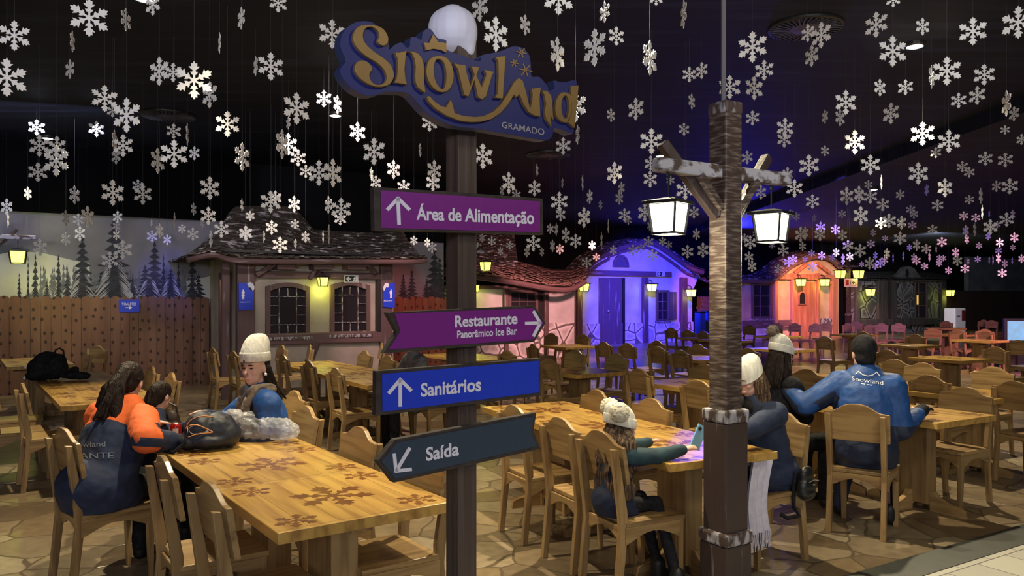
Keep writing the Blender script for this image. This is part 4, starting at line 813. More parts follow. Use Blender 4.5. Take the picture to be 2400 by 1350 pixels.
# ------------------------------------------------------------------ cottages
class House(Plane):
    def __init__(s, P0, label, group='fairy-tale cottages'):
        super().__init__(P0, GA); s.t = thing('cottage', label, 'cottage', (P0[0], P0[1], 0), GA, group)
    def P(s, pts, d=0): return [s.hit(x, y, d) for x, y in pts]
    def prism(s, name, pts, d0, d1, m, parent=None, bevel=0, raw=False):
        return MB().prism(pts if raw else s.P(pts, d0), lambda a, b, d: (a, d, b), d0, d1).build(name, m, parent or s.t, bevel=bevel)
    def rect(s, name, x0, y0, x1, y1, d0, d1, m, parent=None, bevel=0): 
        (a, z1), (b, z0) = s.hit(x0, y0, d0), s.hit(x1, y1, d0); return MB().box((a, d0, z0), (b, d1, z1)).build(name, m, parent or s.t, bevel=bevel)
    def beam(s, name, p, q, w, d, m, parent=None): 
        a, b = s.hit(*p, d), s.hit(*q, d); return MB().beam((a[0], d, a[1]), (b[0], d, b[1]), w, w, up=(0, 1, 0)).build(name, m, parent or s.t, bevel=w * .15)
    def window(s, x0, y0, x1, y1, vs, hs, d=0, fw=.07, arch=0, fm=timber, sill=True, glass=darkg, bar=.018, barm=None, border=False):
        (a, z1), (b, z0) = s.hit(x0, y0, d), s.hit(x1, y1, d); m = MB(); n = 8
        top = [(b + (a - b) * i / n, z1 - arch + arch * math.sin(math.pi * i / n)) for i in range(n + 1)]
        inn = [(a, z0), (b, z0)] + top; g = fw
        out = [(a - g, z0 - g), (b + g, z0 - g)] + [(x + g * ((x - (a + b) / 2) / ((b - a) / 2)), z + g) for x, z in top]
        f = MB().ring(out, inn, lambda p, q_, k: (p, k, q_), d - .07, d + .01).build('window_frame', fm, s.t, bevel=.006)
        MB().prism(inn, lambda p, q_, k: (p, k, q_), d - .012, d - .006).build('pane', glass, f)
        for v in vs: m.box((a + (b - a) * v - bar / 2, d - .04, z0), (a + (b - a) * v + bar / 2, d - .012, z1 - arch * .4))
        for h in hs: m.box((a, d - .042, z0 + (z1 - z0) * h - bar / 2), (b, d - .012, z0 + (z1 - z0) * h + bar / 2))
        if border:
            w_, h_ = b - a, z1 - z0 - arch * .4
            def bar_(u0, w0, u1, w1): m.box((a + w_ * u0 - bar / 2, d - .04, z0 + h_ * w0 - bar / 2), (a + w_ * u1 + bar / 2, d - .012, z0 + h_ * w1 + bar / 2))
            for v in (.25, .75): bar_(v, 0, v, 1)
            for h in (.2, .82): bar_(0, h, 1, h)
            for h in (.41, .62): bar_(0, h, .25, h); bar_(.75, h, 1, h)
            bar_(.5, 0, .5, .2); bar_(.5, .82, .5, 1)
        if m.v: m.build('muntins', barm or timberh, f)
        if sill: MB().box((a - g * 1.4, d - .11, z0 - g * 1.5), (b + g * 1.4, d - .01, z0 - g * .7)).build('sill', frost, f, bevel=.012)
        return f
    def roof(s, name, eave, ridge, rows, m, cols=40, sag=.0, lift=.02, parent=None, seed=1):
        """overlapping shingle courses between two polylines of (t, d, z)"""
        rnd = random.Random(seed); E = resample_open(eave, cols + 1); G_ = resample_open(ridge, cols + 1); mb = MB()
        for i in range(rows):
            for j in range(cols):
                f0 = i / rows + rnd.uniform(-.35, .1) / rows * (i > 0); f1 = (i + 1.25) / rows; lf = lift * rnd.uniform(.6, 1.5)
                def pt(jj, f, up): a, b = E[jj], G_[jj]; p = a.lerp(b, min(f, 1)); return Vector((p.x, p.y, p.z - sag * 4 * f * (1 - f) + up))
                q0, q1, q2, q3 = pt(j, f0, lf), pt(j + 1, f0, lf), pt(j + 1, f1, .003), pt(j, f1, .003); e = (q1 - q0) * .03
                vs = [q0 + e, q1 - e, q2 - e, q3 + e]; mb.add(vs + [v - Vector((0, 0, .022)) for v in vs], [(0, 1, 2, 3), (7, 6, 5, 4), (0, 4, 5, 1), (1, 5, 6, 2), (2, 6, 7, 3), (3, 7, 4, 0)])
        return mb.build(name, m, parent or s.t)
def resample_open(pts, n):
    P = [Vector(p) for p in pts]; L_ = [0]
    for a, b in zip(P, P[1:]): L_.append(L_[-1] + (b - a).length)
    out = []; j = 0
    for i in range(n):
        t = L_[-1] * i / (n - 1)
        while j < len(P) - 2 and L_[j + 1] < t: j += 1
        out.append(P[j].lerp(P[j + 1], (t - L_[j]) / max(1e-9, L_[j + 1] - L_[j])))
    return out
# --- the wash house
hw = House((-4.58, 12.8), 'plastered washhouse with two arched windows and snowy shingle roof')
wr = hw.hit(922, 700)[0]
MB().box((0, 0, 0), (wr, .14, 2.42)).build('front_wall', plaster, hw.t)
MB().box((0, .14, 0), (.12, .55, 2.42)).box((0, 1.35, 0), (.12, 2.6, 2.42)).box((0, .55, 2.05), (.12, 1.35, 2.42)).box((wr - .12, .14, 0), (wr, 2.6, 2.42)).build('side_wall', plaster, hw.t)
MB().box((.9, .2, 0), (.95, 2.5, 2.4)).build('inner_wall', plasto, hw.t)
MB().box((-.05, .48, 0), (.13, .58, 2.1)).box((-.05, 1.32, 0), (.13, 1.42, 2.1)).box((-.05, .48, 2.02), (.13, 1.42, 2.14)).build('doorway_frame', timber, hw.t)
pw = hw.world(Vector((.5, 1.0, 2.0))); light('POINT', pw, 14, (1, .72, .2), size=.06, name='doorway_lamp')
hw.rect('corner_post', 556, 615, 598, 935, -.10, .06, timber, bevel=.02); hw.rect('corner_post', 893, 612, 921, 990, -.10, .06, timber, bevel=.02)
hw.rect('corner_post', 520, 615, 540, 950, -.02, .06, timber, bevel=.02)
hw.rect('top_beam', 560, 634, 918, 656, -.07, .02, timberh, bevel=.015); hw.rect('sill_beam', 588, 783, 918, 801, -.09, .02, timberh, bevel=.02)
hw.beam('brace', (722, 850), (742, 800), .12, -.04, timber); hw.beam('brace', (600, 645), (655, 612), .08, -.16, timber); hw.beam('brace', (880, 640), (852, 610), .08, -.16, timber); hw.beam('brace', (725, 655), (745, 622), .07, -.2, timber)
for x in (672, 758, 838): hw.rect('bracket', x - 22, 616, x + 22, 632, -.34, .0, timberh, bevel=.015)
hw.window(632, 672, 714, 781, (), (), fw=.075, arch=.07, border=True, bar=.013, barm=frost)
hw.window(782, 669, 856, 775, (), (), fw=.075, arch=.07, border=True, bar=.013, barm=frost)
hw.rect('shutter', 884, 656, 894, 778, -.1, .0, dark)
def L3(h, px, py, d): a = h.hit(px, py, d); return (a[0], d, a[1])
ev = [L3(hw, 440, 602, -.62), L3(hw, 500, 590, -.55), L3(hw, 560, 604, -.5), L3(hw, 700, 606, -.5), L3(hw, 790, 606, -.5), L3(hw, 960, 607, -.55), L3(hw, 1003, 604, -.6)]
rg = [L3(hw, 540, 500, 1.0), L3(hw, 548, 486, 1.0), L3(hw, 600, 484, 1.1), L3(hw, 690, 486, 1.1), L3(hw, 735, 540, 1.1), L3(hw, 880, 548, 1.1), L3(hw, 945, 545, 1.1)]
hw.roof('shingle_roof', ev, rg, 12, shingle, 46, sag=.12, lift=.035)
hw.roof('shingle_roof', [L3(hw, 440, 602, -.62), (-.75, 1.2, 2.35), (-.75, 2.7, 2.35)], [L3(hw, 540, 500, 1.0), L3(hw, 545, 490, 1.2), (.6, 2.7, 2.9)], 9, shingle, 20, sag=.1, lift=.035, seed=4)
MB().tube([Vector(p) + Vector((0, .03, -.05)) for p in catmull(ev, 4, False)], .045, 8).build('eave_board', timberh, hw.t)
MB().box((-.3, -.45, 2.42), (wr + .25, 2.6, 2.46)).build('soffit', dark, hw.t)
fw_ = lambda a, b, d: hw.world(hw.loc(a, b, -.1) + Vector((0, d, 0)))
def wc(pts, label, snowpts, fig, line):
    cx = sum(p[0] for p in pts) / len(pts); cy = sum(p[1] for p in pts) / len(pts); t = thing('toilet_sign', label, 'sign', tuple(fw_(cx, cy, 0)), 0, 'blue washhouse signs'); o = t.location
    MB().prism(pts, fw_, -.035, -.003).build('plate', bluep, t, off=o, bevel=.003)
    MB().prism(snowpts, fw_, -.06, -.025).build('snow_cap', snow, t, off=o, bevel=.006)
    m = MB()
    for p in fig: m.prism(p, fw_, -.039, -.034)
    text_px(m, line[0], line[1], line[2], 2.6, lambda a, b: fw_(a, b, -.0365), bold=.01); m.build('pictogram', letter, t, off=o)
wc([(558.5, 662), (577, 664), (586, 680), (594, 684), (593, 725), (559, 728)], 'blue washhouse sign with a white woman figure, left of the windows', [(577, 664), (585, 661), (591, 664), (595, 672), (594, 679), (590, 682), (587.5, 677), (585, 673), (582, 675)],
   [[(568.5, 677), (571, 683), (572.5, 684.5), (571, 690), (573, 694), (571.3, 694.5), (571, 701.5), (569, 701.5), (568.7, 696), (568, 701.5), (566, 701.5), (566, 694.5), (564.3, 694), (566, 690), (564.8, 684.5), (566.8, 683)]], ('Feminino', (563, 709.5), (586, 708.5)))
wc([(910, 665), (924, 663), (923.5, 721.5), (906, 720), (896, 719.5), (896, 684), (900, 677)], 'blue washhouse sign with a white man figure, right of the windows', [(896, 681), (896, 674), (900, 665), (904, 662.5), (909, 665.5), (909, 671), (906, 675), (903.5, 671.5), (901, 676), (899, 681.5)],
   [[(914.5, 676), (916.5, 682), (918, 684.5), (917, 688), (916.5, 692), (916.6, 698.5), (912.3, 698.5), (912.6, 692), (912, 688), (911, 684.5), (913, 682)]], ('Masculino', (898, 706.5), (918, 706)))
def exit_sign(pl, x0, y0, x1, y1, d, label):
    fn = lambda a, b, k: pl.world(pl.loc(a, b, d) + Vector((0, k, 0))); cx, cy = (x0 + x1) / 2, (y0 + y1) / 2; w, h = x1 - x0, y1 - y0
    t = thing('exit_sign', label, 'sign', tuple(fn(cx, cy, 0)), 0, 'exit signs'); o = t.location
    MB().prism([(x0, y0), (x1, y0), (x1, y1), (x0, y1)], fn, -.018, 0).build('plate', white, t, off=o)
    MB().prism([(x0 + w * .04, y0 + h * .1), (x1 - w * .04, y0 + h * .1), (x1 - w * .04, y1 - h * .1), (x0 + w * .04, y1 - h * .1)], fn, -.021, -.017).build('face', greenp, t, off=o)
    m = MB(); ax, ay = x0 + w * .28, cy; stroke(m, [(ax + w * .14, ay), (ax - w * .13, ay)], h * .14, fn, -.024, -.020); stroke(m, [(ax, ay - h * .25), (ax - w * .14, ay), (ax, ay + h * .25)], h * .12, fn, -.0245, -.0205)
    rx = x0 + w * .58; m.prism([(rx + w * .2, y0 + h * .16), (x1 - w * .07, y0 + h * .16), (x1 - w * .07, y1 - h * .16), (rx + w * .2, y1 - h * .16)], fn, -.023, -.020)
    hx = rx + w * .12; stroke(m, [(hx, ay - h * .12), (hx - w * .02, ay + h * .12), (hx - w * .08, ay + h * .3)], h * .12, fn, -.024, -.02); stroke(m, [(hx - w * .02, ay + h * .1), (hx + w * .05, ay + h * .3)], h * .1, fn, -.0243, -.02); stroke(m, [(hx - w * .08, ay - h * .02), (hx + w * .07, ay - h * .02)], h * .08, fn, -.0246, -.02); stroke(m, [(hx + w * .01, ay - h * .27), (hx + w * .02, ay - h * .27)], h * .15, fn, -.0249, -.02)
    m.build('pictogram', white, t, off=o)
exit_sign(hw, 807, 645, 840, 662, -.075, 'exit sign with arrow and running figure over the right washhouse window')
def wall_lantern(h, px, py, s, label, power, d=-.22, glass=glowy, col=(.92, 1, .15)): 
    p = h.world(h.loc(px, py, d)); lantern('wall_lantern', label, tuple(p), GA, s * .9, s, glass, 'wall lanterns', power, col, bracket=-d - .02)
wall_lantern(hw, 757, 650, .17, 'lit yellow wall lantern between the two washhouse windows', 6, d=-.17)
# --- the wing with the tiled roof
ht = House((1.796, 22.3), 'pink-lit cottage wing with sagging tiled roof and stone plinth')
ht.prism('front_wall', [(1040, 860), (1040, 668), (1346, 674), (1346, 860)], 0, .2, plastw)
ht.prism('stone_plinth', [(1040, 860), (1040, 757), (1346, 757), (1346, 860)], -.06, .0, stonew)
ht.window(1196, 686, 1253, 746, (.33, .68), (.33, .66), fw=.08, fm=timber, sill=False)
ht.rect('door', 1256, 682, 1274, 860, -.05, .0, dark)
for x in (1188, 1282): ht.rect('post', x - 5, 676, x + 5, 860, -.12, .0, timber, bevel=.02)
ht.rect('top_beam', 1040, 668, 1346, 679, -.12, .0, timberh, bevel=.02)
ev = [L3(ht, 1040, 634, -.9), L3(ht, 1110, 642, -.9), L3(ht, 1200, 655, -.9), L3(ht, 1290, 671, -.9), L3(ht, 1338, 672, -.9), L3(ht, 1372, 655, -.8)]
rg = [L3(ht, 1060, 590, 2.2), L3(ht, 1120, 596, 2.2), L3(ht, 1210, 612, 2.2), L3(ht, 1290, 632, 2.2), L3(ht, 1335, 633, 2.2), L3(ht, 1380, 622, 2.2)]
ht.roof('tiled_roof', ev, rg, 10, tilem, 40, sag=.10, lift=.05)
MB().tube([Vector(p) + Vector((0, .02, -.07)) for p in catmull(ev, 4, False)], .075, 8).build('eave_board', timberh, ht.t)
ht.roof('shingle_roof', [L3(ht, 1040, 622, 1.2), L3(ht, 1215, 625, 1.2)], [L3(ht, 1050, 545, 3.4), L3(ht, 1205, 548, 3.4)], 8, shingle, 24, lift=.05, seed=9)
wall_lantern(ht, 1113, 668, .20, 'yellow wall lantern just right of the signpost, on the tiled wing', 6, d=-.25)
# --- the blue cottage
hb = House((3.18, 28.1), 'blue-lit cottage with curved gable, plank door and half-round vent')
gable = [(1340, 668), (1366, 636), (1390, 612), (1431, 591), (1473, 577), (1514, 570), (1545, 584), (1580, 608), (1612, 631), (1640, 641)]
G3 = [hb.hit(x, y, 0) for x, y in gable]; Gc = catmull(G3, 3, False); x0, x1 = hb.hit(1350, 810)[0], hb.hit(1622, 810)[0]
MB().prism([(x1, 0), (x1, 1.9)] + list(reversed(Gc)) + [(x0, 0)], lambda a, b, d: (a, d, b), 0, .2).build('front_wall', plastw, hb.t)
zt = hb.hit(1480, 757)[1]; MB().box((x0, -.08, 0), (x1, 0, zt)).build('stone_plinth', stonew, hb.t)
m = MB().tube([(a, -.16, b + .03) for a, b in Gc], .10, 8); m.build('gable_board', timberh, hb.t)
m = MB().tube([(a + (.15 if i < 9 else -.1), -.05, b - .16) for i, (a, b) in enumerate(Gc)], .06, 8); m.build('gable_board', timberh, hb.t)
hb.roof('shingle_roof', [(a, -.3, b + .10) for a, b in Gc], [(a, 2.4, b + .35) for a, b in Gc], 9, shingle, 40, lift=.04, seed=5)
ext = [(x1 + 2.0, 2.1), (x1 + 1.0, 2.2), (x1 + .2, 2.75), (x1 - .6, 3.5)]
hb.roof('shingle_roof', [(a, -.35, b) for a, b in [(x1 + .95, 2.25), (x1 + .4, 2.30), (x1 - .1, 2.6)]], [(a, 2.0, b + .9) for a, b in [(x1 + .95, 2.25), (x1 + .4, 2.35), (x1 - .1, 2.75)]], 8, shingle, 14, lift=.04, seed=6)
hb.rect('top_beam', 1352, 632, 1575, 649, -.14, .0, timberh, bevel=.03)
dr = hb.rect('door', 1406, 651, 1458, 808, -.10, .0, redwood if False else timber, bevel=.02); (a, z) = hb.hit(1425, 729, -.1); MB().ell((a, -.13, z), (.05, .04, .05)).build('door_knob', steel, dr)
hb.rect('door_recess', 1459, 651, 1465, 808, -.09, .0, dark)
for xa, xb, ya in ((1354, 1366, 650), (1509, 1521, 650), (1598, 1612, 650)): hb.rect('post', xa, ya, xb, 815, -.16, .0, timber, bevel=.03)
n = 8; cxv, zb = hb.hit(1455, 626, -.04); rv = .30
arc = [(cxv + rv * 1.05 * math.cos(math.pi * i / n), zb + rv * 1.35 * math.sin(math.pi * i / n)) for i in range(n + 1)]; arc2 = [(cxv + (x - cxv) * 1.18, zb - .03 + (z - zb + .03) * 1.15) for x, z in arc]
f = MB().ring(arc2, arc, lambda a, b, d: (a, d, b), -.09, 0).build('vent_frame', timberh, hb.t); MB().prism(arc, lambda a, b, d: (a, d, b), -.03, -.01).build('vent_mesh', mat('vent_mesh', (.05, .04, .035), .8, col2=(.12, .10, .09), scale=(40, 40, 40)), f)
hb.window(1541, 686, 1562, 748, (.5,), (.33, .66), fw=.10, bar=.035, fm=timber)
hb.rect('shutter', 1567, 684, 1586, 749, -.14, -.02, timber, bevel=.02)
exit_sign(hb, 1539, 636, 1558, 648, -.16, 'exit sign on the beam of the blue cottage')
for px, py, w in ((1369, 665, 'left of the door'), (1528, 666, 'between door and window'), (1620, 679, 'at the right corner')): wall_lantern(hb, px, py, .30, f'wall lantern {w} of the blue cottage', 4.5, d=-.36)
# --- the orange cottage
ho = House((FB.world((7.2, 0, 0)).x, FB.world((7.2, 0, 0)).y), 'orange-lit cottage with arched gable and red plank door')
top = [(1690, 668), (1738, 660), (1790, 663), (1820, 648), (1850, 624), (1885, 609), (1912, 605), (1940, 612), (1966, 636)]
Gc = catmull([ho.hit(x, y, 0) for x, y in top], 3, False); x0, x1 = ho.hit(1690, 800)[0], ho.hit(1966, 790)[0]
MB().prism([(x1, 0)] + list(reversed(Gc)) + [(x0, 0)], lambda a, b, d: (a, d, b), 0, .2).build('front_wall', plasto, ho.t)
MB().tube([(a, -.2, b + .06) for a, b in Gc], .12, 8).build('gable_board', timberh, ho.t)
ho.roof('shingle_roof', [(a, -.35, b + .1) for a, b in Gc], [(a + .2, 2.4, b + .62) for a, b in Gc], 9, shingle, 44, lift=.04, seed=7)
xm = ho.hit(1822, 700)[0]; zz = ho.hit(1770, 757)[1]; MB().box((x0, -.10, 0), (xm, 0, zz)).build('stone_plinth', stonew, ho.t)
ho.rect('base_beam', 1740, 752, 1858, 768, -.14, 0, timberh, bevel=.03); ho.rect('base_beam', 1920, 746, 1964, 760, -.14, 0, frost, bevel=.03)
dd = ho.rect('door', 1861, 661, 1918, 800, -.10, 0, redwood, bevel=.02)
cxv, zb = ho.hit(1880, 712, -.12); (xa, za) = ho.hit(1873, 690, -.12); rv = abs(cxv - xa)
arc = [(cxv - rv, zb), (cxv + rv, zb)] + [(cxv + rv * math.cos(math.pi * i / 8), zb + .30 + rv * math.sin(math.pi * i / 8)) for i in range(9)]; arc2 = [(cxv + (x - cxv) * 1.3, zb + .2 + (z - zb - .2) * 1.2) for x, z in arc]
f = MB().ring(arc2, arc, lambda a, b, d: (a, d, b), -.15, -.1).build('peephole_frame', redwood, dd); MB().prism(arc, lambda a, b, d: (a, d, b), -.115, -.105).build('pane', dark, f)
for xa, xb, ya in ((1816, 1824, 655), (1858, 1863, 640), (1917, 1923, 640), (1951, 1965, 650)): ho.rect('post', xa, ya, xb, 800, -.16, 0, redwood, bevel=.03)
ho.rect('top_beam', 1822, 641, 1962, 657, -.17, 0, redwood, bevel=.03)
ho.beam('brace', (1862, 640), (1892, 618), .14, -.1, redwood); ho.beam('brace', (1945, 640), (1915, 618), .14, -.1, redwood)
ho.window(1765, 669, 1802, 741, (.42,), (.33, .66), fw=.13, bar=.04, fm=timber)
for px, w in ((1877, 'left'), (1933, 'right')): wall_lantern(ho, px, 654, .34, f'wall lantern on the {w} side of the red plank door', 4.5, d=-.38)
# --- the stone cottage
hs = House((FB.world((15.0, 0, 0)).x, FB.world((15.0, 0, 0)).y), 'dark stone cottage with small gable and tall lit window')
x0, x1 = hs.hit(2003, 790)[0], hs.hit(2217, 780)[0]; zt = hs.hit(2100, 657)[1]
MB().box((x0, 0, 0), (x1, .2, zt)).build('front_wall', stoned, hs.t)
gp3 = [hs.hit(x, y, -.05) for x, y in ((2085, 655), (2106, 640), (2116, 627), (2127, 623), (2140, 629), (2158, 655))]
MB().prism(list(reversed(gp3)), lambda a, b, d: (a, d, b), -.12, .1).build('dormer', mat('dark_stone_plaster', (.07, .07, .068), .85, col2=(.11, .11, .105), scale=(3, 3, 3), bump=.4), hs.t)
(a, z) = hs.hit(2126, 640, -.13); MB().ell((a, -.12, z), (.16, .04, .20)).build('round_hole', dark, hs.t)
dt = mat('dark_timber', (.030, .027, .026), .7, col2=(.07, .065, .06), scale=(8, 8, .8), bump=.5)
for xa, xb in ((2060, 2090), (2080, 2103), (2208, 2219), (2008, 2016)): hs.rect('post', xa, 655, xb, 790, -.14, 0, dt, bevel=.03)
hs.rect('top_beam', 2008, 651, 2218, 660, -.2, 0, dt, bevel=.03); hs.rect('base_beam', 2008, 749, 2200, 760, -.2, 0, dt, bevel=.03)
hs.window(2145, 663, 2170, 744, (.27, .98), (.35, .72), fw=.06, bar=.03, fm=dt, glass=darkg, sill=False)
hs.rect('lit_pane', 2149, 692, 2153, 714, -.03, -.02, amber); hs.window(2066, 668, 2076, 700, (), (), fw=.05, fm=dt, glass=mat('dim_amber_pane', (.20, .12, .04), .4), sill=False)
hs.roof('shingle_roof', [L3(hs, x, y, -.4) for x, y in ((2000, 655), (2060, 652), (2110, 655), (2160, 655), (2225, 655))], [L3(hs, x, y, 2.5) for x, y in ((2000, 622), (2060, 620), (2110, 618), (2160, 620), (2225, 632))], 8, mat('black_shingles', (.015, .014, .014), .8, col2=(.04, .038, .036), scale=(6, 6, 12)), 30, lift=.04, seed=8)
wall_lantern(hs, 2040, 678, .34, 'yellow wall lantern on the left part of the stone cottage', 13, d=-.4); wall_lantern(hs, 2227, 680, .34, 'yellow wall lantern at the right corner of the stone cottage', 13, d=-.4)
# ------------------------------------------------------------------ people
def basis(f): a = R(f); return Vector((math.cos(a), math.sin(a), 0)), Vector((math.sin(a), -math.cos(a), 0))    # forward, right
Z = Vector((0, 0, 1))
def ik(a, b, l1, l2, pole):
    a, b = Vector(a), Vector(b); d = b - a; L_ = min(d.length, (l1 + l2) * .995); d.normalize(); b = a + d * L_
    x = (l1 * l1 - l2 * l2 + L_ * L_) / (2 * L_); h = math.sqrt(max(0, l1 * l1 - x * x)); pl = Vector(pole); pl = (pl - d * pl.dot(d)).normalized()
    return a + d * x + pl * h, b
def hand(mb, w, fdir, pdir, side, k=1, curl=.5):
    """palm and five separate fingers from wrist w along fdir; pdir is where the palm looks; side = +1 right hand"""
    f = Vector(fdir).normalized(); p = Vector(pdir); p = (p - f * p.dot(f)).normalized(); t = f.cross(p) * side     # towards the thumb
    c = w + f * .045 * k
    mb.cap(w, w + f * .078 * k, .024 * k, .036 * k, .55, p)
    for i, (ln, off) in enumerate(((.068, .030), (.076, .010), (.070, -.010), (.054, -.029))):
        b = w + f * .080 * k + t * off * k; d = f
        for s in range(3):
            l_ = ln * k * (.42, .32, .26)[s]; d = (d + p * curl * (.35, .55, .5)[s]).normalized(); e = b + d * l_; mb.cap(b, e, (.0095, .0088, .0078)[s] * k, (.0088, .0080, .0066)[s] * k, 1, p, 8); b = e
    b = w + f * .025 * k + t * .026 * k; d = (f * .62 + t * .75 + p * .25).normalized(); e = b + d * .042 * k; mb.cap(b, e, .0125 * k, .0105 * k, 1, p, 8); d = (f * .85 + t * .35 + p * .35).normalized(); mb.cap(e, e + d * .034 * k, .010 * k, .0078 * k, 1, p, 8)
def person(label, pos, face, group=None, k=1.0, lean=10, side=0, head=(0, 0), rh=None, lh=None, coat=navy, trousers=blackc, hair=None, hat=None, zseat=.455, legs='down', pole=((.6, -.5, -.6), (-.6, -.5, -.6)), rcurl=.6, lcurl=.6, hk=.94, coat2=None, glove=None, feet=None, hem=.10, bulk=1.0, collar=None, twist=0):
    fw, rt = basis(face); P = Vector((pos[0], pos[1], 0)); t = thing('person', label, 'person', (pos[0], pos[1], 0), 0, group); J = {}; off = t.location
    hip = P + Z * (zseat + .095 * k); td = (Z * math.cos(R(lean)) + fw * math.sin(R(lean)) + rt * math.sin(R(side))).normalized()
    fT, rT = basis(face + twist)
    neck = hip + td * .50 * k; chest = hip + td * .33 * k; shc = hip + td * .44 * k; hf, hr = basis(face + head[0])
    hd = neck + td * .055 * k + Z * .115 * k + hf * .03 * k
    pitch = R(head[1]); HM = Matrix((hr, hf * math.cos(pitch) - Z * math.sin(pitch), Z * math.cos(pitch) + hf * math.sin(pitch))).transposed()
    kh = k * hk; hp = lambda x, y, z: hd + HM @ Vector((x, y, z)) * k * hk
    B, K = MB(), MB()       # skin body and coat volumes
    B.cap(hip, chest, .135 * k, .14 * k, .72, fT); B.cap(chest, neck - td * .06 * k, .15 * k, .07 * k, .7, fT); B.cap(neck - td * .05 * k, hp(0, -.01, -.06), .052 * k, .050 * k)
    B.ell(hp(0, -.008, .025), (.074 * kh, .094 * kh, .105 * kh), HM); B.ell(hp(0, .030, -.055), (.056 * kh, .060 * kh, .068 * kh), HM); B.ell(hp(0, .058, -.090), (.026 * kh, .024 * kh, .022 * kh), HM)
    B.cap(hp(0, .086, .016), hp(0, .105, -.022), .0075 * kh, .0115 * kh); B.ell(hp(0, .094, -.060), (.024 * kh, .012 * kh, .010 * kh), HM); B.ell(hp(.034, .056, -.024), (.024 * kh, .024 * kh, .024 * kh), HM); B.ell(hp(-.034, .056, -.024), (.024 * kh, .024 * kh, .024 * kh), HM); B.ell(hp(0, .080, .033), (.050 * kh, .016 * kh, .012 * kh), HM)
    for s in (-1, 1): B.ell(hp(s * .077, -.008, -.012), (.010 * kh, .022 * kh, .032 * kh), HM)
    b = 1.0 * bulk
    K.cap(hip - Z * .02, chest, .165 * k * b, .165 * k * b, .78, fT, 18); K.cap(chest, shc + td * .02, .170 * k * b, .12 * k * b, .74, fT, 18); K.cap(neck - td * .05 * k, neck + td * .005, .078 * k, .062 * k)
    if hem > .2:
        for s in (-1, 1): K.cap(hip + rt * s * .085 * k, hip + rt * s * .10 * k + fw * .24 * k, .13 * k, .10 * k, .9, Z)
    if hem: K.cap(hip + Z * .01, hip - Z * hem * .2 + fw * .05, .17 * k * b, .17 * k * b, .85, fw, 18)
    for s, tgt, pol, cur in ((1, rh, pole[0], rcurl), (-1, lh, pole[1], lcurl)):
        sh = shc + rT * s * .165 * k + td * .005
        tg = Vector(tgt) if tgt is not None else hip + fw * .30 * k + rt * s * .13 * k + Z * .12
        pv = rt * pol[0] + fw * pol[1] + Z * pol[2]; el, wr = ik(sh, tg, .285 * k, .25 * k, pv); J['R' if s > 0 else 'L'] = (sh, el, wr)
        B.cap(shc + rT * s * .08 * k, sh, .06 * k, .055 * k); B.cap(sh, el, .050 * k, .040 * k); B.cap(el, wr, .040 * k, .025 * k)
        fd = (wr - el).normalized(); hand(B if not (glove and s > 0) else B, wr, fd if abs(fd.z) < .8 else fd + fw * .5, (-Z - rt * s * .5) if fd.z < .5 else fw, s, k, cur)
        K.cap(shc + rT * s * .06 * k + td * .0, sh, .085 * k * b, .080 * k * b); K.cap(sh, el, .078 * k * b, .062 * k * b); K.cap(el, wr - fd * .005, .062 * k * b, .042 * k * b)
    T = MB()
    for s in (-1, 1):
        h0 = hip + rt * s * .09 * k - Z * .01; kn = hip + fw * .43 * k + rt * s * (.11 if legs == 'down' else .15) * k - Z * .015
        ft = feet[0 if s > 0 else 1] if feet else (kn - fw * (.02 if legs == 'down' else -.05)); ft = Vector((ft[0], ft[1], .085))
        kn.z = max(kn.z, .42 * k); B.cap(h0, kn, .075 * k, .055 * k); B.cap(kn, ft, .052 * k, .036 * k); B.cap(ft - Z * .03, ft - Z * .045 + fw * .13 * k, .032, .026, .8, Z)
        T.cap(h0, kn, .084 * k, .068 * k); T.cap(kn, ft + Z * .01, .066 * k, .050 * k)
        S_ = MB(); S_.cap(ft - Z * .035, ft - Z * .048 + fw * .15 * k, .043, .034, .85, Z); S_.cap(ft + Z * .03, ft - Z * .03, .046, .044)
        me = blob(S_, .008, 3); [setattr(v, 'co', v.co - off) for v in me.vertices]; finish(me, 'shoe', shoe, t)
    T.cap(hip + rt * .06 * k, hip - rt * .06 * k, .105 * k, .105 * k)
    def put(mb, nm, m, vox, sm=4, disp=0, ds=.1, parent=t):
        me = blob(mb, vox, sm, disp, ds)
        for v in me.vertices:
            if nm in ('body', 'trousers', 'jacket'):
                q_ = v.co - hip; zl = zseat + (.002 if nm == 'jacket' else .012)
                if v.co.z < zl and -.3 < q_.dot(fw) < (.12 if nm == 'jacket' else .16) and abs(q_.dot(rt)) < .25: v.co.z = zl + (v.co.z - zl) * .02
            v.co -= off
        return finish(me, nm, m, parent)
    body = put(B, 'body', skin, .0055, 3); tr = put(T, 'trousers', trousers, .011, 4, .012, .09); ct = put(K, 'jacket', coat, .010, 4, .014, .07)
    # face
    for s in (-1, 1):
        e = MB().ell(hp(s * .031, .0785, .008), (.0130 * k, .0065 * k, .0038 * k), HM, 10, 7); e.build('eye', eyem, t, smooth=True, off=off)
        e = MB().tube([hp(s * .014, .0935, .030), hp(s * .032, .0925, .035), hp(s * .052, .079, .028)], [.0028 * k, .0040 * k, .0022 * k], 6); e.build('eyebrow', hairm, t, smooth=True, off=off)
    MB().tube([hp(-.021, .098, -.060), hp(-.008, .1055, -.057), hp(.008, .1055, -.057), hp(.021, .098, -.060)], [.003 * k, .0055 * k, .0055 * k, .003 * k], 7).build('lips', lipm, t, smooth=True, off=off)
    return dict(t=t, off=off, hd=hd, hp=hp, HM=HM, fw=fw, rt=rt, td=td, hip=hip, chest=chest, shc=shc, neck=neck, J=J, coat=ct, put=put, k=k * hk, body=body)
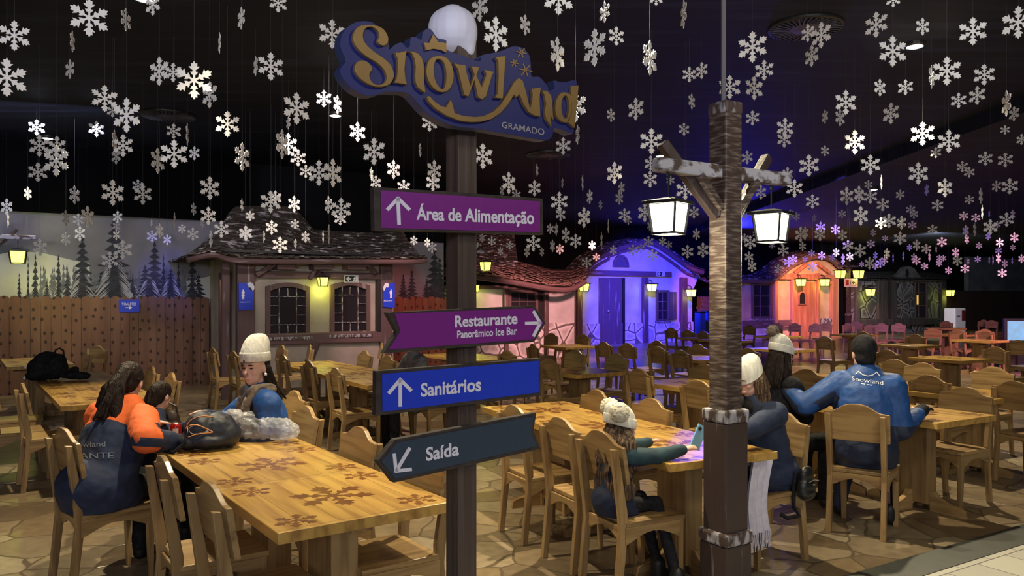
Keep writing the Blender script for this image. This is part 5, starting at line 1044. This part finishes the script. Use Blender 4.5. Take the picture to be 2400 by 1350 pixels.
def beanie(p, m=knit, tall=.0, z0=.035, slope=-.022, tipb=-.01, nm='beanie', pom=None, fold=True):
    k = p['k']; hp = p['hp']; nn = 30
    def loft(prof, nm, parent):
        vs = []
        for dz, r, sh in prof:
            for j in range(nn): t_ = 2 * math.pi * j / nn; w_ = 1 + .006 * math.cos(15 * t_); x, y = math.cos(t_) * .092 * r * w_, math.sin(t_) * .112 * r * w_; vs.append(hp(x, -.014 + y + sh, z0 + dz + y * slope / .11))
        m_ = MB().add(vs, [(a_ * nn + j, a_ * nn + (j + 1) % nn, (a_ + 1) * nn + (j + 1) % nn, (a_ + 1) * nn + j) for a_ in range(len(prof) - 1) for j in range(nn)] + [tuple((len(prof) - 1) * nn + j for j in range(nn))])
        return m_.build(nm, m, parent, smooth=True, off=p['off'])
    H_ = .098 + tall - z0 * .6; prof = [(.0, .97, 0), (.04, .985, 0)] + [(.045 + H_ * math.sin(R(f_)), .985 * max(.06, math.cos(R(f_)) ** (.66 if tall > .045 else .75)), -tall * .75 * math.sin(R(f_))) for f_ in (0, 15, 30, 45, 58, 70, 80, 88)]
    o = loft(prof, nm, p['t'])
    if fold: loft([(-.004, .97, 0), (-.012, 1.0, 0), (-.006, 1.035, 0), (.02, 1.045, 0), (.042, 1.04, 0), (.052, 1.02, 0), (.053, .98, 0)], 'folded_brim', o)
    if pom:
        for q in pom: pr = .066 if len(pom) > 1 else .055; mb = MB().ell(q, (pr * k, pr * k, pr * k)); p['put'](mb, 'pompom', pomfur if m is knit and len(pom) > 1 else pombrown, .006, 1, .016, .012, parent=o)
    return o
def strands(p, paths, r, m, nm='hair', vox=.006, extra=None):
    mb = MB(); rn = random.Random(len(paths))
    for path, rr in zip(paths, r):
        for a, b in zip(path, path[1:]): mb.cap(a, b, rr * .9, rr * .82, n=10)
        for c_ in range(int(5 + rr * 90)):
            th = rn.uniform(0, 6.3); o_ = Vector((math.cos(th), math.sin(th), 0)) * rr * .86; pp = [Vector(q) + o_ * (1 + .12 * i_) + Vector((rn.uniform(-.3, .3), rn.uniform(-.3, .3), rn.uniform(-.3, .3))) * rr * (i_ > 0) for i_, q in enumerate(path)]
            for a, b in zip(pp, pp[1:]): mb.cap(a, b, min(.010, rr * .34), min(.009, rr * .3), n=6)
    if extra: extra(mb)
    return p['put'](mb, nm, m, vox, 1, .004, .03)
def hair_cap(p, mb): hp, HM, k = p['hp'], p['HM'], p['k']; mb.ell(hp(0, -.016, .046), (.086 * k, .106 * k, .094 * k), HM); mb.ell(hp(0, -.035, .02), (.085 * k, .09 * k, .09 * k), HM); mb.ell(hp(0, -.048, -.025), (.070 * k, .066 * k, .070 * k), HM)
def decal(p, s, pts, m, lift=.004, bold=.0, cap=12, lines=(), nm='print'):
    """lettering printed on a garment: found along the viewer's line of sight once, then fixed to the cloth"""
    me = p['coat'].data; bv = BVHTree.FromPolygons([v.co + p['off'] for v in me.vertices], [tuple(f.vertices) for f in me.polygons]); O = Vector((0, 0, HC)); mb = MB()
    def fn(a, b):
        d = (at(a, b, 1) - O).normalized(); h = bv.ray_cast(O, d)
        if not h[0]: miss.append((a, b))
        return (h[0] - d * lift) if h[0] else Vector((0, 0, -99))
    miss = []
    for (st, p0, p1, cp) in s: text_px(mb, st, p0, p1, cp, fn, bold=bold)
    for ln, w in lines:
        for a, b in zip(ln, ln[1:]):
            a, b = Vector(a), Vector(b); dd = (b - a).normalized(); n = Vector((-dd.y, dd.x)) * w / 2; a2, b2 = a - dd * w * .3, b + dd * w * .3; mb.add([fn(*(a2 + n)), fn(*(b2 + n)), fn(*(b2 - n)), fn(*(a2 - n))], [(0, 1, 2, 3)])
    keep = [i for i, f in enumerate(mb.f) if all(mb.v[j][2] > -50 for j in f)]; ids = sorted({j for i in keep for j in mb.f[i]}); mp_ = {j: n_ for n_, j in enumerate(ids)}
    mb.f = [tuple(mp_[j] for j in mb.f[i]) for i in keep]; mb.m = [0] * len(mb.f); mb.v = [mb.v[j] for j in ids]
    return mb.build(nm, m, p['coat'], off=p['off'])
def paint(p, m2, zone):            # second cloth colour where zone(point) > 0
    me = p['coat'].data; m1 = me.materials[0]; at_ = me.attributes.new('zone', 'FLOAT', 'POINT'); at_.data.foreach_set('value', [max(-1, min(1, zone(v.co + p['off']))) for v in me.vertices])
    m = m1.copy(); N, L, b = nodes(m); src = b.inputs['Base Color'].links[0].from_socket; an = N.new('ShaderNodeAttribute'); an.attribute_name = 'zone'; g = N.new('ShaderNodeMath'); g.operation = 'GREATER_THAN'; g.inputs[1].default_value = 0; L.new(an.outputs['Fac'], g.inputs[0])
    mx = N.new('ShaderNodeMixRGB'); L.new(g.outputs[0], mx.inputs[0]); L.new(src, mx.inputs[1]); mx.inputs[2].default_value = m2.node_tree.nodes['Principled BSDF'].inputs['Base Color'].default_value; L.new(mx.outputs[0], b.inputs['Base Color']); me.materials[0] = m
def limb(c, a, b):                 # (how far along, distance off, height above) a limb a-b
    d = b - a; l_ = d.length; d = d / l_; t = (c - a).dot(d); q = a + d * t; return t / l_, (c - q).length, c.z - q.z
# the woman in the orange and navy jacket
po = (-2.42, 4.47)
p = person('woman in orange and navy jacket with dark ponytail, back to us', po, 68, None, 1.0, 29, -6, (30, 26), rh=(-2.02, 4.62, .81), lh=(-2.35, 4.95, .83), coat=navy, twist=0, pole=((1, -.35, -.45), (-1, -.1, -.8)), bulk=1.30)
J = p['J']; sR, eR, wR = J['R']
def yoke(c):
    d = (c - p['hip']).dot(p['td']); ax, near, up = limb(c, sR, eR); ax2, near2, up2 = limb(c, eR, wR)
    if near < .115 and .22 < ax < 1.0 and ax2 < .1: return max(up - .012, -up - .038)
    if near2 < .10 and ax2 > -.3: return -1 if ax2 > .25 else max(up2 - .012, -up2 - .038)
    return d - (.385 - .055 * (abs((c - p['hip']).dot(p['rt'])) / .2) ** 2)
paint(p, orange, yoke)
prn = mat('grey_print', (.17, .20, .27), .7)
decal(p, [('Snowland', (158, 1049), (247, 1046), 12), ('VISITANTE', (118, 1076), (266, 1074), 14)], None, prn)
hp = p['hp']; pt = hp(.0, -.115, .03)
strands(p, [[hp(0, -.09, .05), pt], [pt, hp(-.03, -.15, -.06), hp(-.05, -.15, -.17), hp(-.07, -.13, -.27)], [pt, hp(-.07, -.14, -.08), hp(-.10, -.12, -.20)], [pt, hp(.005, -.15, -.10), hp(-.01, -.12, -.26), hp(-.015, -.09, -.34)], [hp(.065, .01, .05), hp(.06, -.05, .0)]], [.04, .045, .034, .03, .02], hairm, extra=lambda mb: hair_cap(p, mb))
# the child beside her
pc = (-2.50, 5.05)
p = person('child with dark hair, half hidden beyond the orange jacket', pc, 36, None, .78, 22, 0, (35, 15), coat=navy, rh=(-2.1, 5.1, .80), lh=(-2.25, 5.3, .80), zseat=.45)
strands(p, [[p['hp'](0, -.08, .04), p['hp'](0, -.09, -.07)]], [.05], hairm, extra=lambda mb: hair_cap(p, mb))
# the woman with the white beanie, scarf and blue coat
p = person('woman in white beanie, brown scarf and blue coat looking down', (-1.59, 5.16), 212, None, 1.01, 12, 0, (40, 6), rh=(-2.02, 5.05, .90), lh=(-1.80, 4.92, .85), coat=royal, bulk=1.12, pole=((.8, -.3, -.5), (-.5, -1, -.45)), rcurl=.25)
sL, eL, wL = p['J']['L']; sR, eR, wR = p['J']['R']
paint(p, navy, lambda c: max(.12 - (c - eL).length, .16 - (c - p['hip']).dot(p['td']), .2 - (c - wL).length, .10 - (c - wR).length))
hp = p['hp']; beanie(p, tall=.065, z0=.056, slope=.010); MB().ell(hp(.006, .103, .062), (.006, .004, .008)).build('brand_tab', black, p['t'], off=p['off'])
strands(p, [[hp(s * .07, -.03, .0), hp(s * .085, -.06, -.12), hp(s * .10, -.06, -.22)] for s in (-1, 1)] + [[hp(0, -.08, .0), hp(0, -.11, -.12), hp(-.05, -.13, -.24)]], [.03, .03, .055], hairm, extra=lambda mb: mb.ell(hp(0, -.045, .01), (.078, .075, .075), p['HM']))
fT, rT = p['fw'], p['rt']; nk = p['neck']
tD = p['td']
def drape(s): return [nk - fT * .05 + rT * s * .07 + tD * .02, nk + fT * .055 + rT * s * .080 + tD * .015, nk + fT * .115 + rT * s * .075 - tD * .07, nk + fT * .150 + rT * s * .07 - tD * .20, nk + fT * .165 + rT * s * .07 - tD * .34]
mb = MB()
for s in (-1, 1):
    d_ = drape(s)
    for a, b in zip(d_, d_[1:]): mb.cap(a, b, .055, .055, .5, fT)
mb.cap(drape(-1)[0], drape(1)[0], .05, .05, .6, Z); p['put'](mb, 'scarf', scarfm, .008, 3, .014, .05)
mb = MB().cap(nk + fT * .06 + tD * .01, nk + fT * .145 - tD * .15, .04, .03, .5, fT); p['put'](mb, 'shirt', lilac, .007, 2)
e_ = MB().ell(hp(-.086, .0, -.045), (.010, .010, .010)).build('earring', white, p['t'], smooth=True, off=p['off'])
# the girl with the two white pompoms
p = person('girl in white hat with two pompoms, long wavy hair, arm on table', (.565, 4.35), 30, None, .62, 8, 0, (-2, 4), rh=(1.02, 4.36, .82), lh=(.9, 4.68, .81), coat=teal, trousers=blackc, pole=((.5, -.2, -.7), (-.8, -.3, -.5)), zseat=.452, hk=1.42, bulk=1.18, rcurl=.5, feet=((.93, 4.32), (.86, 4.52)))
sR, eR, wR = p['J']['R']; sL, eL, wL = p['J']['L']
paint(p, navy, lambda c: -1 if min((c - eR).length, (c - wR).length, (c - eL).length, (c - wL).length) < .10 else .25 - (c - p['hip']).dot(p['td']))
hp = p['hp']; k_ = .92; beanie(p, pom=[hp(-.098, -.03, .130), hp(.075, -.075, .120)], tall=.02)
paths = []; rnd = random.Random(5)
for i in range(15):
    a = R(-10 + 200 * i / 14); x, y = .082 * math.cos(a), -.085 * math.sin(a) - .01; pts = [hp(x * .9, y, .0)]
    for j in range(1, 7): pts.append(pts[0] + (p['rt'] * (x * .5 + rnd.uniform(-.022, .022)) + p['fw'] * (-.003 * j - .02 + rnd.uniform(-.012, .012))) - Z * (.060 * j))
    paths.append(pts)
strands(p, paths, [.020] * 15, hairl, vox=.006, extra=lambda mb: mb.ell(hp(0, -.035, -.01), (.078 * k_, .08 * k_, .085 * k_), p['HM']))
# the woman by the lamp post with the phone
p = person('woman in plain white beanie and navy coat beside the snowy lamp post', (1.70, 5.02), 208, None, .95, 19, 0, (0, 22), rh=(1.15, 4.62, .86), lh=(1.19, 4.46, .85), coat=navy, bulk=1.08, hem=.3, rcurl=.9, lcurl=.9, pole=((.8, -.4, -.6), (-.8, -.4, -.6)))
hp = p['hp']; beanie(p, tall=.015, fold=False, z0=.02)
strands(p, [[hp(s * .07, .0, .0), hp(s * .085, .015, -.10), hp(s * .085, .03, -.20), hp(s * .08, .05, -.28)] for s in (-1, 1)] + [[hp(-.075, -.04, .0), hp(-.088, -.02, -.12), hp(-.085, .0, -.26)], [hp(0, -.08, .0), hp(0, -.10, -.12)]], [.024, .024, .03, .05], hairl, extra=lambda mb: mb.ell(hp(0, -.04, .0), (.078, .075, .08), p['HM']))
mb = MB().cap(p['neck'] - p['td'] * .04 - p['fw'] * .05, p['neck'] + p['fw'] * .02 - p['td'] * .02, .095, .085, .8, p['fw']); p['put'](mb, 'hood', blackc, .008, 3, .02, .06)
# pale scarf hanging over her lap
l0, l1 = Vector((1.53, 4.60, .70)), Vector((1.63, 4.70, .70)); pl_ = Plane((1.40, 4.52), 40)
mb = MB(); cols, rows = 14, 12; vs = []
for j in range(rows + 1):
    for i in range(cols + 1):
        a = i / cols; b = j / rows; x = .19 * a * (1 - .12 * math.sin(b * 3)) + .02 * b; y = .014 * math.sin(a * 17 + b * 2) + .03 * math.sin(b * 2.4); vs.append(pl_.world((.04 + x, y, .70 - .44 * b)))
fs = [(j * (cols + 1) + i, j * (cols + 1) + i + 1, (j + 1) * (cols + 1) + i + 1, (j + 1) * (cols + 1) + i) for j in range(rows) for i in range(cols)]
n0 = len(vs); vs += [v + Vector((.006, -.010, 0)) * -1 for v in vs]; fs += [tuple(q + n0 for q in reversed(f)) for f in fs]; mb.add(vs, fs)
sc_ = mb.build('scarf', lilac, p['t'], smooth=True, off=p['off']); mb = MB()
for i in range(26): a = i / 25; q0 = pl_.world((.06 + .19 * a, .014 * math.sin(a * 17 + 2) + .02, .265)); mb.tube([q0, q0 + Vector((rnd.uniform(-.006, .006), 0, -.05)), q0 + Vector((rnd.uniform(-.012, .012), 0, -.105))], [.0035, .003, .002], 5)
mb.build('fringe', lilac, sc_, off=p['off'])
# the woman with the brown pompom
p = person('woman in white cable hat with brown pompom, in profile', (2.06, 6.05), 22, None, 1.0, 6, 0, (6, 4), coat=blackc, rh=(2.4, 6.2, .80), lh=(2.35, 6.4, .80))
hp = p['hp']; beanie(p, tall=.03, pom=[hp(-.02, -.10, .200)])
strands(p, [[hp(s * .07, -.03, .0), hp(s * .09, -.05, -.10), hp(s * .10, -.06, -.20)] for s in (-1, 1)] + [[hp(0, -.08, .0), hp(0, -.11, -.10), hp(0, -.14, -.22)], [hp(.04, -.07, .0), hp(.06, -.10, -.12), hp(.06, -.12, -.24)]], [.035, .035, .065, .05], hairm, extra=lambda mb: mb.ell(hp(0, -.045, .01), (.078, .075, .075), p['HM']))
# the man in the blue jacket
p = person('man in black cap and blue Snowland jacket seen from behind, arm outstretched', (2.58, 5.62), 62, None, 1.06, 7, 0, (25, 6), lh=(2.12, 5.98, .99), rh=(3.0, 5.68, .815), coat=royal, trousers=navy, bulk=1.28, hem=.15, pole=((-.35, -.8, -.4), (-.2, -.7, -.7)), lcurl=.3, feet=((2.78, 5.66), (2.52, 5.92)))
sL, eL, wL = p['J']['L']; sR, eR, wR = p['J']['R']
def lower(c):
    d = (c - p['hip']).dot(p['td']); dl = (c - sL).dot((wL - sL).normalized())
    ax, near, up = limb(c, sL, eL); ax2, near2, up2 = limb(c, eL, wL)
    if near < .13 and .25 < ax < 1.1 and near <= near2 + .02: return -up + .012
    if near2 < .12 and ax2 > -.1: return max(ax2 - .62, -.2) if ax2 > .62 else -up2 + .012
    if (c - eR).length < .16: return eR.z + .03 - c.z
    return .245 - d
paint(p, navy, lower)
cw = mat('white_print', (.80, .82, .88), .6)
decal(p, [('Snowland', (1996, 891), (2070, 902), 9.5)], None, cw, lines=[([(2005, 877), (2012, 870), (2022, 878), (2034, 881), (2045, 879), (2055, 872), (2062, 881)], 1.8), ([(2019, 899), (2044, 903)], 1.6)])
hp = p['hp']; mb = MB().ell(hp(0, -.015, .045), (.090, .110, .100), p['HM']); mb.ell(hp(0, -.035, -.03), (.075, .075, .07), p['HM']); p['put'](mb, 'knit_cap', blackc, .008, 3)
mb = MB(); hand(mb, wR, (wR - eR), -Z, 1, 1.25, .7); mb.cap(wR - (wR - eR).normalized() * .07, wR + (wR - eR).normalized() * .08, .050, .048); p['put'](mb, 'glove', blackc, .0055, 1)
mb = MB().cap(p['neck'] - p['fw'] * .02, p['neck'] + Z * .03 - p['fw'] * .02, .088, .075, .9, p['fw']); p['put'](mb, 'collar', royal, .008, 3)
# the person behind the signpost
p = person('person in grey sweater and black trousers behind the signpost', (-.98, 8.62), 213, None, 1.0, 16, 0, (0, 15), coat=greyc, lh=(-1.25, 8.25, .80), rh=(-1.4, 8.5, .80))
strands(p, [[p['hp'](0, -.08, .04), p['hp'](0, -.09, -.07)]], [.05], hairm, extra=lambda mb: hair_cap(p, mb))
# ------------------------------------------------------------------ things on the tables
def soft(mb, name, m, label, cat, loc, vox=.008, sm=4, disp=.01, ds=.06):
    loc = Vector(loc); t = thing(name, label, cat, tuple(loc)); me = blob(mb, vox, sm, disp, ds)
    for v in me.vertices: v.co -= loc
    finish(me, 'body', m, t); return t
bx, by = -1.83, 4.66; bz = TH; mb = MB(); ub = Vector((.93, .36, 0)).normalized(); vb = Vector((-ub.y, ub.x, 0)); bc = Vector((bx, by, bz))
for a, b, h, r in ((-.115, 0, .055, (.08, .10, .055)), (-.05, .01, .115, (.105, .12, .115)), (.04, .01, .112, (.115, .12, .108)), (.10, 0, .085, (.075, .11, .085)), (.0, .0, .06, (.16, .13, .06))):
    mb.ell(bc + ub * a + vb * b + Z * h, r, Matrix((ub, vb, Z)).transposed())
bp = soft(mb, 'backpack', mat('navy_nylon', (.005, .008, .020), .55, col2=(.008, .012, .028), scale=(9, 9, 9), bump=.2), 'navy backpack with open zipper and orange piping lying on the table', 'backpack', bc, disp=.012)
bpm = bp.children[0].data; bvh = BVHTree.FromPolygons([v.co + bc for v in bpm.vertices], [tuple(f.vertices) for f in bpm.polygons]); O_ = Vector((0, 0, HC))
def onbag(px, py, lift=.003):
    d = (at(px, py, 1) - O_).normalized(); h = bvh.ray_cast(O_, d); return (h[0] - d * lift) if h[0] else None
ok_ = lambda L_: [q_ for q_ in L_ if q_ is not None]
pip = mat('orange_piping', (.70, .30, .10), .5)
MB().tube(ok_([onbag(x, y) for x, y in catmull([(440, 1010), (441, 1000), (450, 996), (465, 997), (480, 1003), (499, 1013), (480, 1015), (455, 1019), (441, 1024)], 3)]), .0032, 6, closed=True).build('zipper', pip, bp, off=bc)
MB().tube(ok_([onbag(x, y) for x, y in catmull([(436, 1005), (442, 990), (455, 980), (475, 975), (500, 977)], 3, False)]), .0028, 6).build('piping', pip, bp, off=bc)
pts = ok_([onbag(x, y, .0015) for x, y in catmull([(443, 1009), (445, 1001), (455, 998), (470, 1001), (490, 1011), (470, 1014), (450, 1017)], 3)]); MB().add(pts, [tuple(range(len(pts)))]).build('lining', mat('grey_lining', (.22, .22, .23), .7, col2=(.55, .55, .56), scale=(40, 40, 40), bump=.5), bp, off=bc)
MB().tube(ok_([onbag(440, 1014), onbag(436, 1026), onbag(434, 1038)]) + [bc + ub * -.20 - vb * .1 + Z * .012, bc + ub * -.26 - vb * .02 + Z * .012], .012, 6).build('strap', blackc, bp, off=bc)
plas = mat('clear_plastic', (.80, .82, .86), .22, trans=.35, alpha=.5, bump=.8, bscale=22)
c = Vector((-1.62, 4.94, TH)); mb = MB()
for dx, dy, h, r in ((-.17, .02, .10, (.09, .07, .10)), (-.07, .0, .10, (.11, .08, .085)), (.05, -.03, .085, (.11, .08, .075)), (.15, -.05, .08, (.10, .07, .07)), (.22, -.05, .07, (.05, .06, .05)), (.0, .0, .05, (.22, .09, .05))): mb.ell(c + Vector((dx, dy, h)), r)
soft(mb, 'plastic_bag', plas, 'crumpled clear plastic bag in front of the woman with the scarf', 'plastic bag', c, .007, 2, .03, .035)
c = Vector((-1.555, 4.72, TH)); c = gp(592, 1012, TH); mb = MB()
for dx, dy, r in ((-.07, .02, (.06, .05, .025)), (.0, .0, (.07, .055, .028)), (.07, -.02, (.05, .045, .024))): mb.ell(c + Vector((dx, dy, .026)), r)
soft(mb, 'bread_bag', mat('pale_bread_wrap', (.62, .58, .38), .5, col2=(.72, .70, .62), scale=(12, 12, 12), bump=.5), 'pale wrapped bread lying right of the navy backpack', 'food', c, .006, 2, .014, .03)
cc = at(412, 1018, 4.86); cc.z = TH
t = thing('soda_can', 'red soda can with white label patch left of the navy backpack', 'can', tuple(cc))
MB().lathe([(.024, 0), (.031, .008), (.033, .014), (.033, .105), (.030, .115), (.027, .120)], n=24).build('body', mat('red_can_paint', (.33, .012, .010), .3, metal=.4), t, smooth=True)
MB().lathe([(.0275, .1195), (.0265, .122), (.0245, .1195), (.0245, .117)], n=24).build('rim', steel, t); MB().tube([(-.006, -.004, .1205), (.010, .006, .1205)], .004, 6).build('pull_tab', steel, t)
lb = [(.0334 * math.cos(a), .0334 * math.sin(a)) for a in [R(-100 + 10 * i) for i in range(7)]]; MB().add([(x, y, z) for z in (.05, .092) for x, y in lb], [(i, i + 1, i + 8, i + 7) for i in range(6)]).build('label', mat('can_label', (.5, .5, .52), .4), t)
# brown handbag beyond the can
c = at(396, 1000, 5.30); c.z = TH; mb = MB().ell(c + Z * .075, (.08, .05, .075)).ell(c + Z * .04, (.10, .06, .04)); t = soft(mb, 'handbag', mat('brown_leather', (.03, .016, .011), .5), 'dark brown handbag standing behind the soda can', 'handbag', c)
MB().tube([c + Vector(q) for q in ((-.06, 0, .11), (-.05, 0, .17), (0, 0, .19), (.05, 0, .17), (.06, 0, .11))], .008, 6).build('handle', MATS['brown_leather'], t, off=c)
# black backpack on the second row
c = gp(120, 891, TH); mb = MB(); ux = Vector((1, .1, 0)).normalized()
for dx, dy, h, r in ((-.10, 0, .13, (.15, .13, .14)), (.02, 0, .14, (.15, .13, .14)), (-.06, .02, .24, (.13, .10, .08)), (.06, .02, .20, (.09, .09, .09)), (.22, -.02, .06, (.14, .08, .05)), (.34, -.03, .05, (.09, .06, .045)), (-.16, -.02, .06, (.1, .1, .06)), (.24, .02, .11, (.05, .04, .035))): mb.ell(c + ux * dx + Vector((0, dy, h)), r)
t = soft(mb, 'backpack', blackc, 'slumped black backpack with white zip ends on the second table row', 'backpack', c, .010, 3, .03, .08)
MB().tube([c + ux * dx + Vector((0, dy, h)) for dx, dy, h in ((.03, 0, .29), (.05, 0, .34), (.09, 0, .355), (.13, 0, .33), (.135, 0, .27))], .010, 6).build('handle', blackc, t, off=c)
for dx, h in ((-.20, .04), (-.19, .16)): MB().ell(c + ux * dx + Vector((0, -.14, h)), (.014, .01, .02)).build('zip_end', white, t, off=c)
# phone and paper in hand, shoulder bag on the chair
c = Vector((1.085, 4.47, .865)); M = Matrix.Translation(c) @ Matrix.Rotation(R(28), 4, 'Z') @ Matrix.Rotation(R(28), 4, 'Y')
t = thing('smartphone', 'phone with light blue case held over the table left of the lamp post', 'phone', tuple(c)); MB().box((-.037, -.006, -.07), (.037, .004, .07), M=M).build('case', mat('light_blue_case', (.22, .50, .80), .4), t, off=c, bevel=.003)
MB().box((-.033, .0035, -.064), (.033, .0055, .064), M=M).build('screen', mat('phone_screen', (.02, .03, .04), .2, emit=(.3, .6, .8), estr=.5), t, off=c)
MB().ell(M @ Vector((-.02, -.008, .045)), (.012, .005, .012)).build('camera_bump', black, t, off=c)
c = at(1890, 1132, 4.80); mb = MB(); uq = Vector((math.cos(R(35)), math.sin(R(35)), 0)); Mq = Matrix((uq, Vector((-uq.y, uq.x, 0)), Z)).transposed()
for dz, r in ((.05, (.062, .035, .06)), (-.03, (.078, .045, .085)), (-.06, (.075, .05, .05))): mb.ell(c + Z * dz, r, Mq)
t = soft(mb, 'shoulder_bag', mat('black_leather', (.012, .012, .013), .35), 'small black leather bag hanging on the chair beside the lamp post', 'handbag', c, .006, 4, .004, .05)
MB().tube([c + Vector(q) for q in ((-.06, .02, .06), (-.07, .03, -.06), (-.08, .0, -.15), (-.05, -.02, -.20), (-.13, -.03, -.21), (-.17, -.02, -.19))], .013, 6).build('strap', blackc, t, off=c)
MB().tube([c + uq * a - Vector((-uq.y, uq.x, 0)) * .052 + Z * b for a, b in ((-.05, .02), (0, .03), (.05, .02))], .003, 6).build('zipper', steel, t, off=c); MB().box((-.012, -.057, -.004), (.006, -.050, .004), M=Matrix.Translation(c) @ Matrix.Rotation(R(35), 4, 'Z')).build('badge', steel, t, off=c)
# white cabinet, screen, bins
pc = at(2238, 780, 33.5); t = thing('white_cabinet', 'white cabinet with dark red window right of the stone cottage', 'cabinet', (pc.x, pc.y, 0), GA)
MB().box((-.42, -.25, 0), (.42, .25, 1.26)).build('body', mat('cabinet_enamel', (.62, .62, .62), .4), t, bevel=.05); MB().box((.08, -.27, .72), (.34, -.245, 1.16)).build('window', mat('dark_red_glass', (.10, .012, .012), .3), t); MB().box((-.3, -.258, .90), (-.05, -.25, .93)).build('handle', steel, t)
pc = at(2392, 780, 17.5); t = thing('display_screen', 'bright bluish screen on a dark stand at the right edge', 'screen', (pc.x, pc.y, 0), 0)
MB().box((-.36, 0, .66), (.5, .08, 1.22)).build('housing', black, t, bevel=.01); MB().box((-.30, -.012, .72), (.46, .0, 1.16)).build('panel', mat('lit_screen', (.1, .2, .3), .2, emit=(.15, .48, .70), estr=.8, col2=(.1, .1, .1)), t); MB().box((-.05, .02, 0), (.15, .07, .70)).build('stand', black, t)
for px, w in ((1641, 'left'), (1657, 'right')):
    pc = at(px, 775, 25.5 + (px - 1641) * .03); t = thing('recycling_bin', f'tall glassy recycling bin beside the lamp post, {w} one of the pair', 'bin', (pc.x, pc.y, 0), GA, 'recycling bins'); hz = 1.22 if w == 'right' else 1.2
    MB().box((-.13, -.13, 0), (.13, .13, hz)).build('body', mat('bin_glass_' + w, (.05, .09, .16), .15), t, bevel=.02); MB().box((-.14, -.14, hz), (.14, .14, hz + .05)).build('lid', steel if w == 'right' else black, t, bevel=.01)
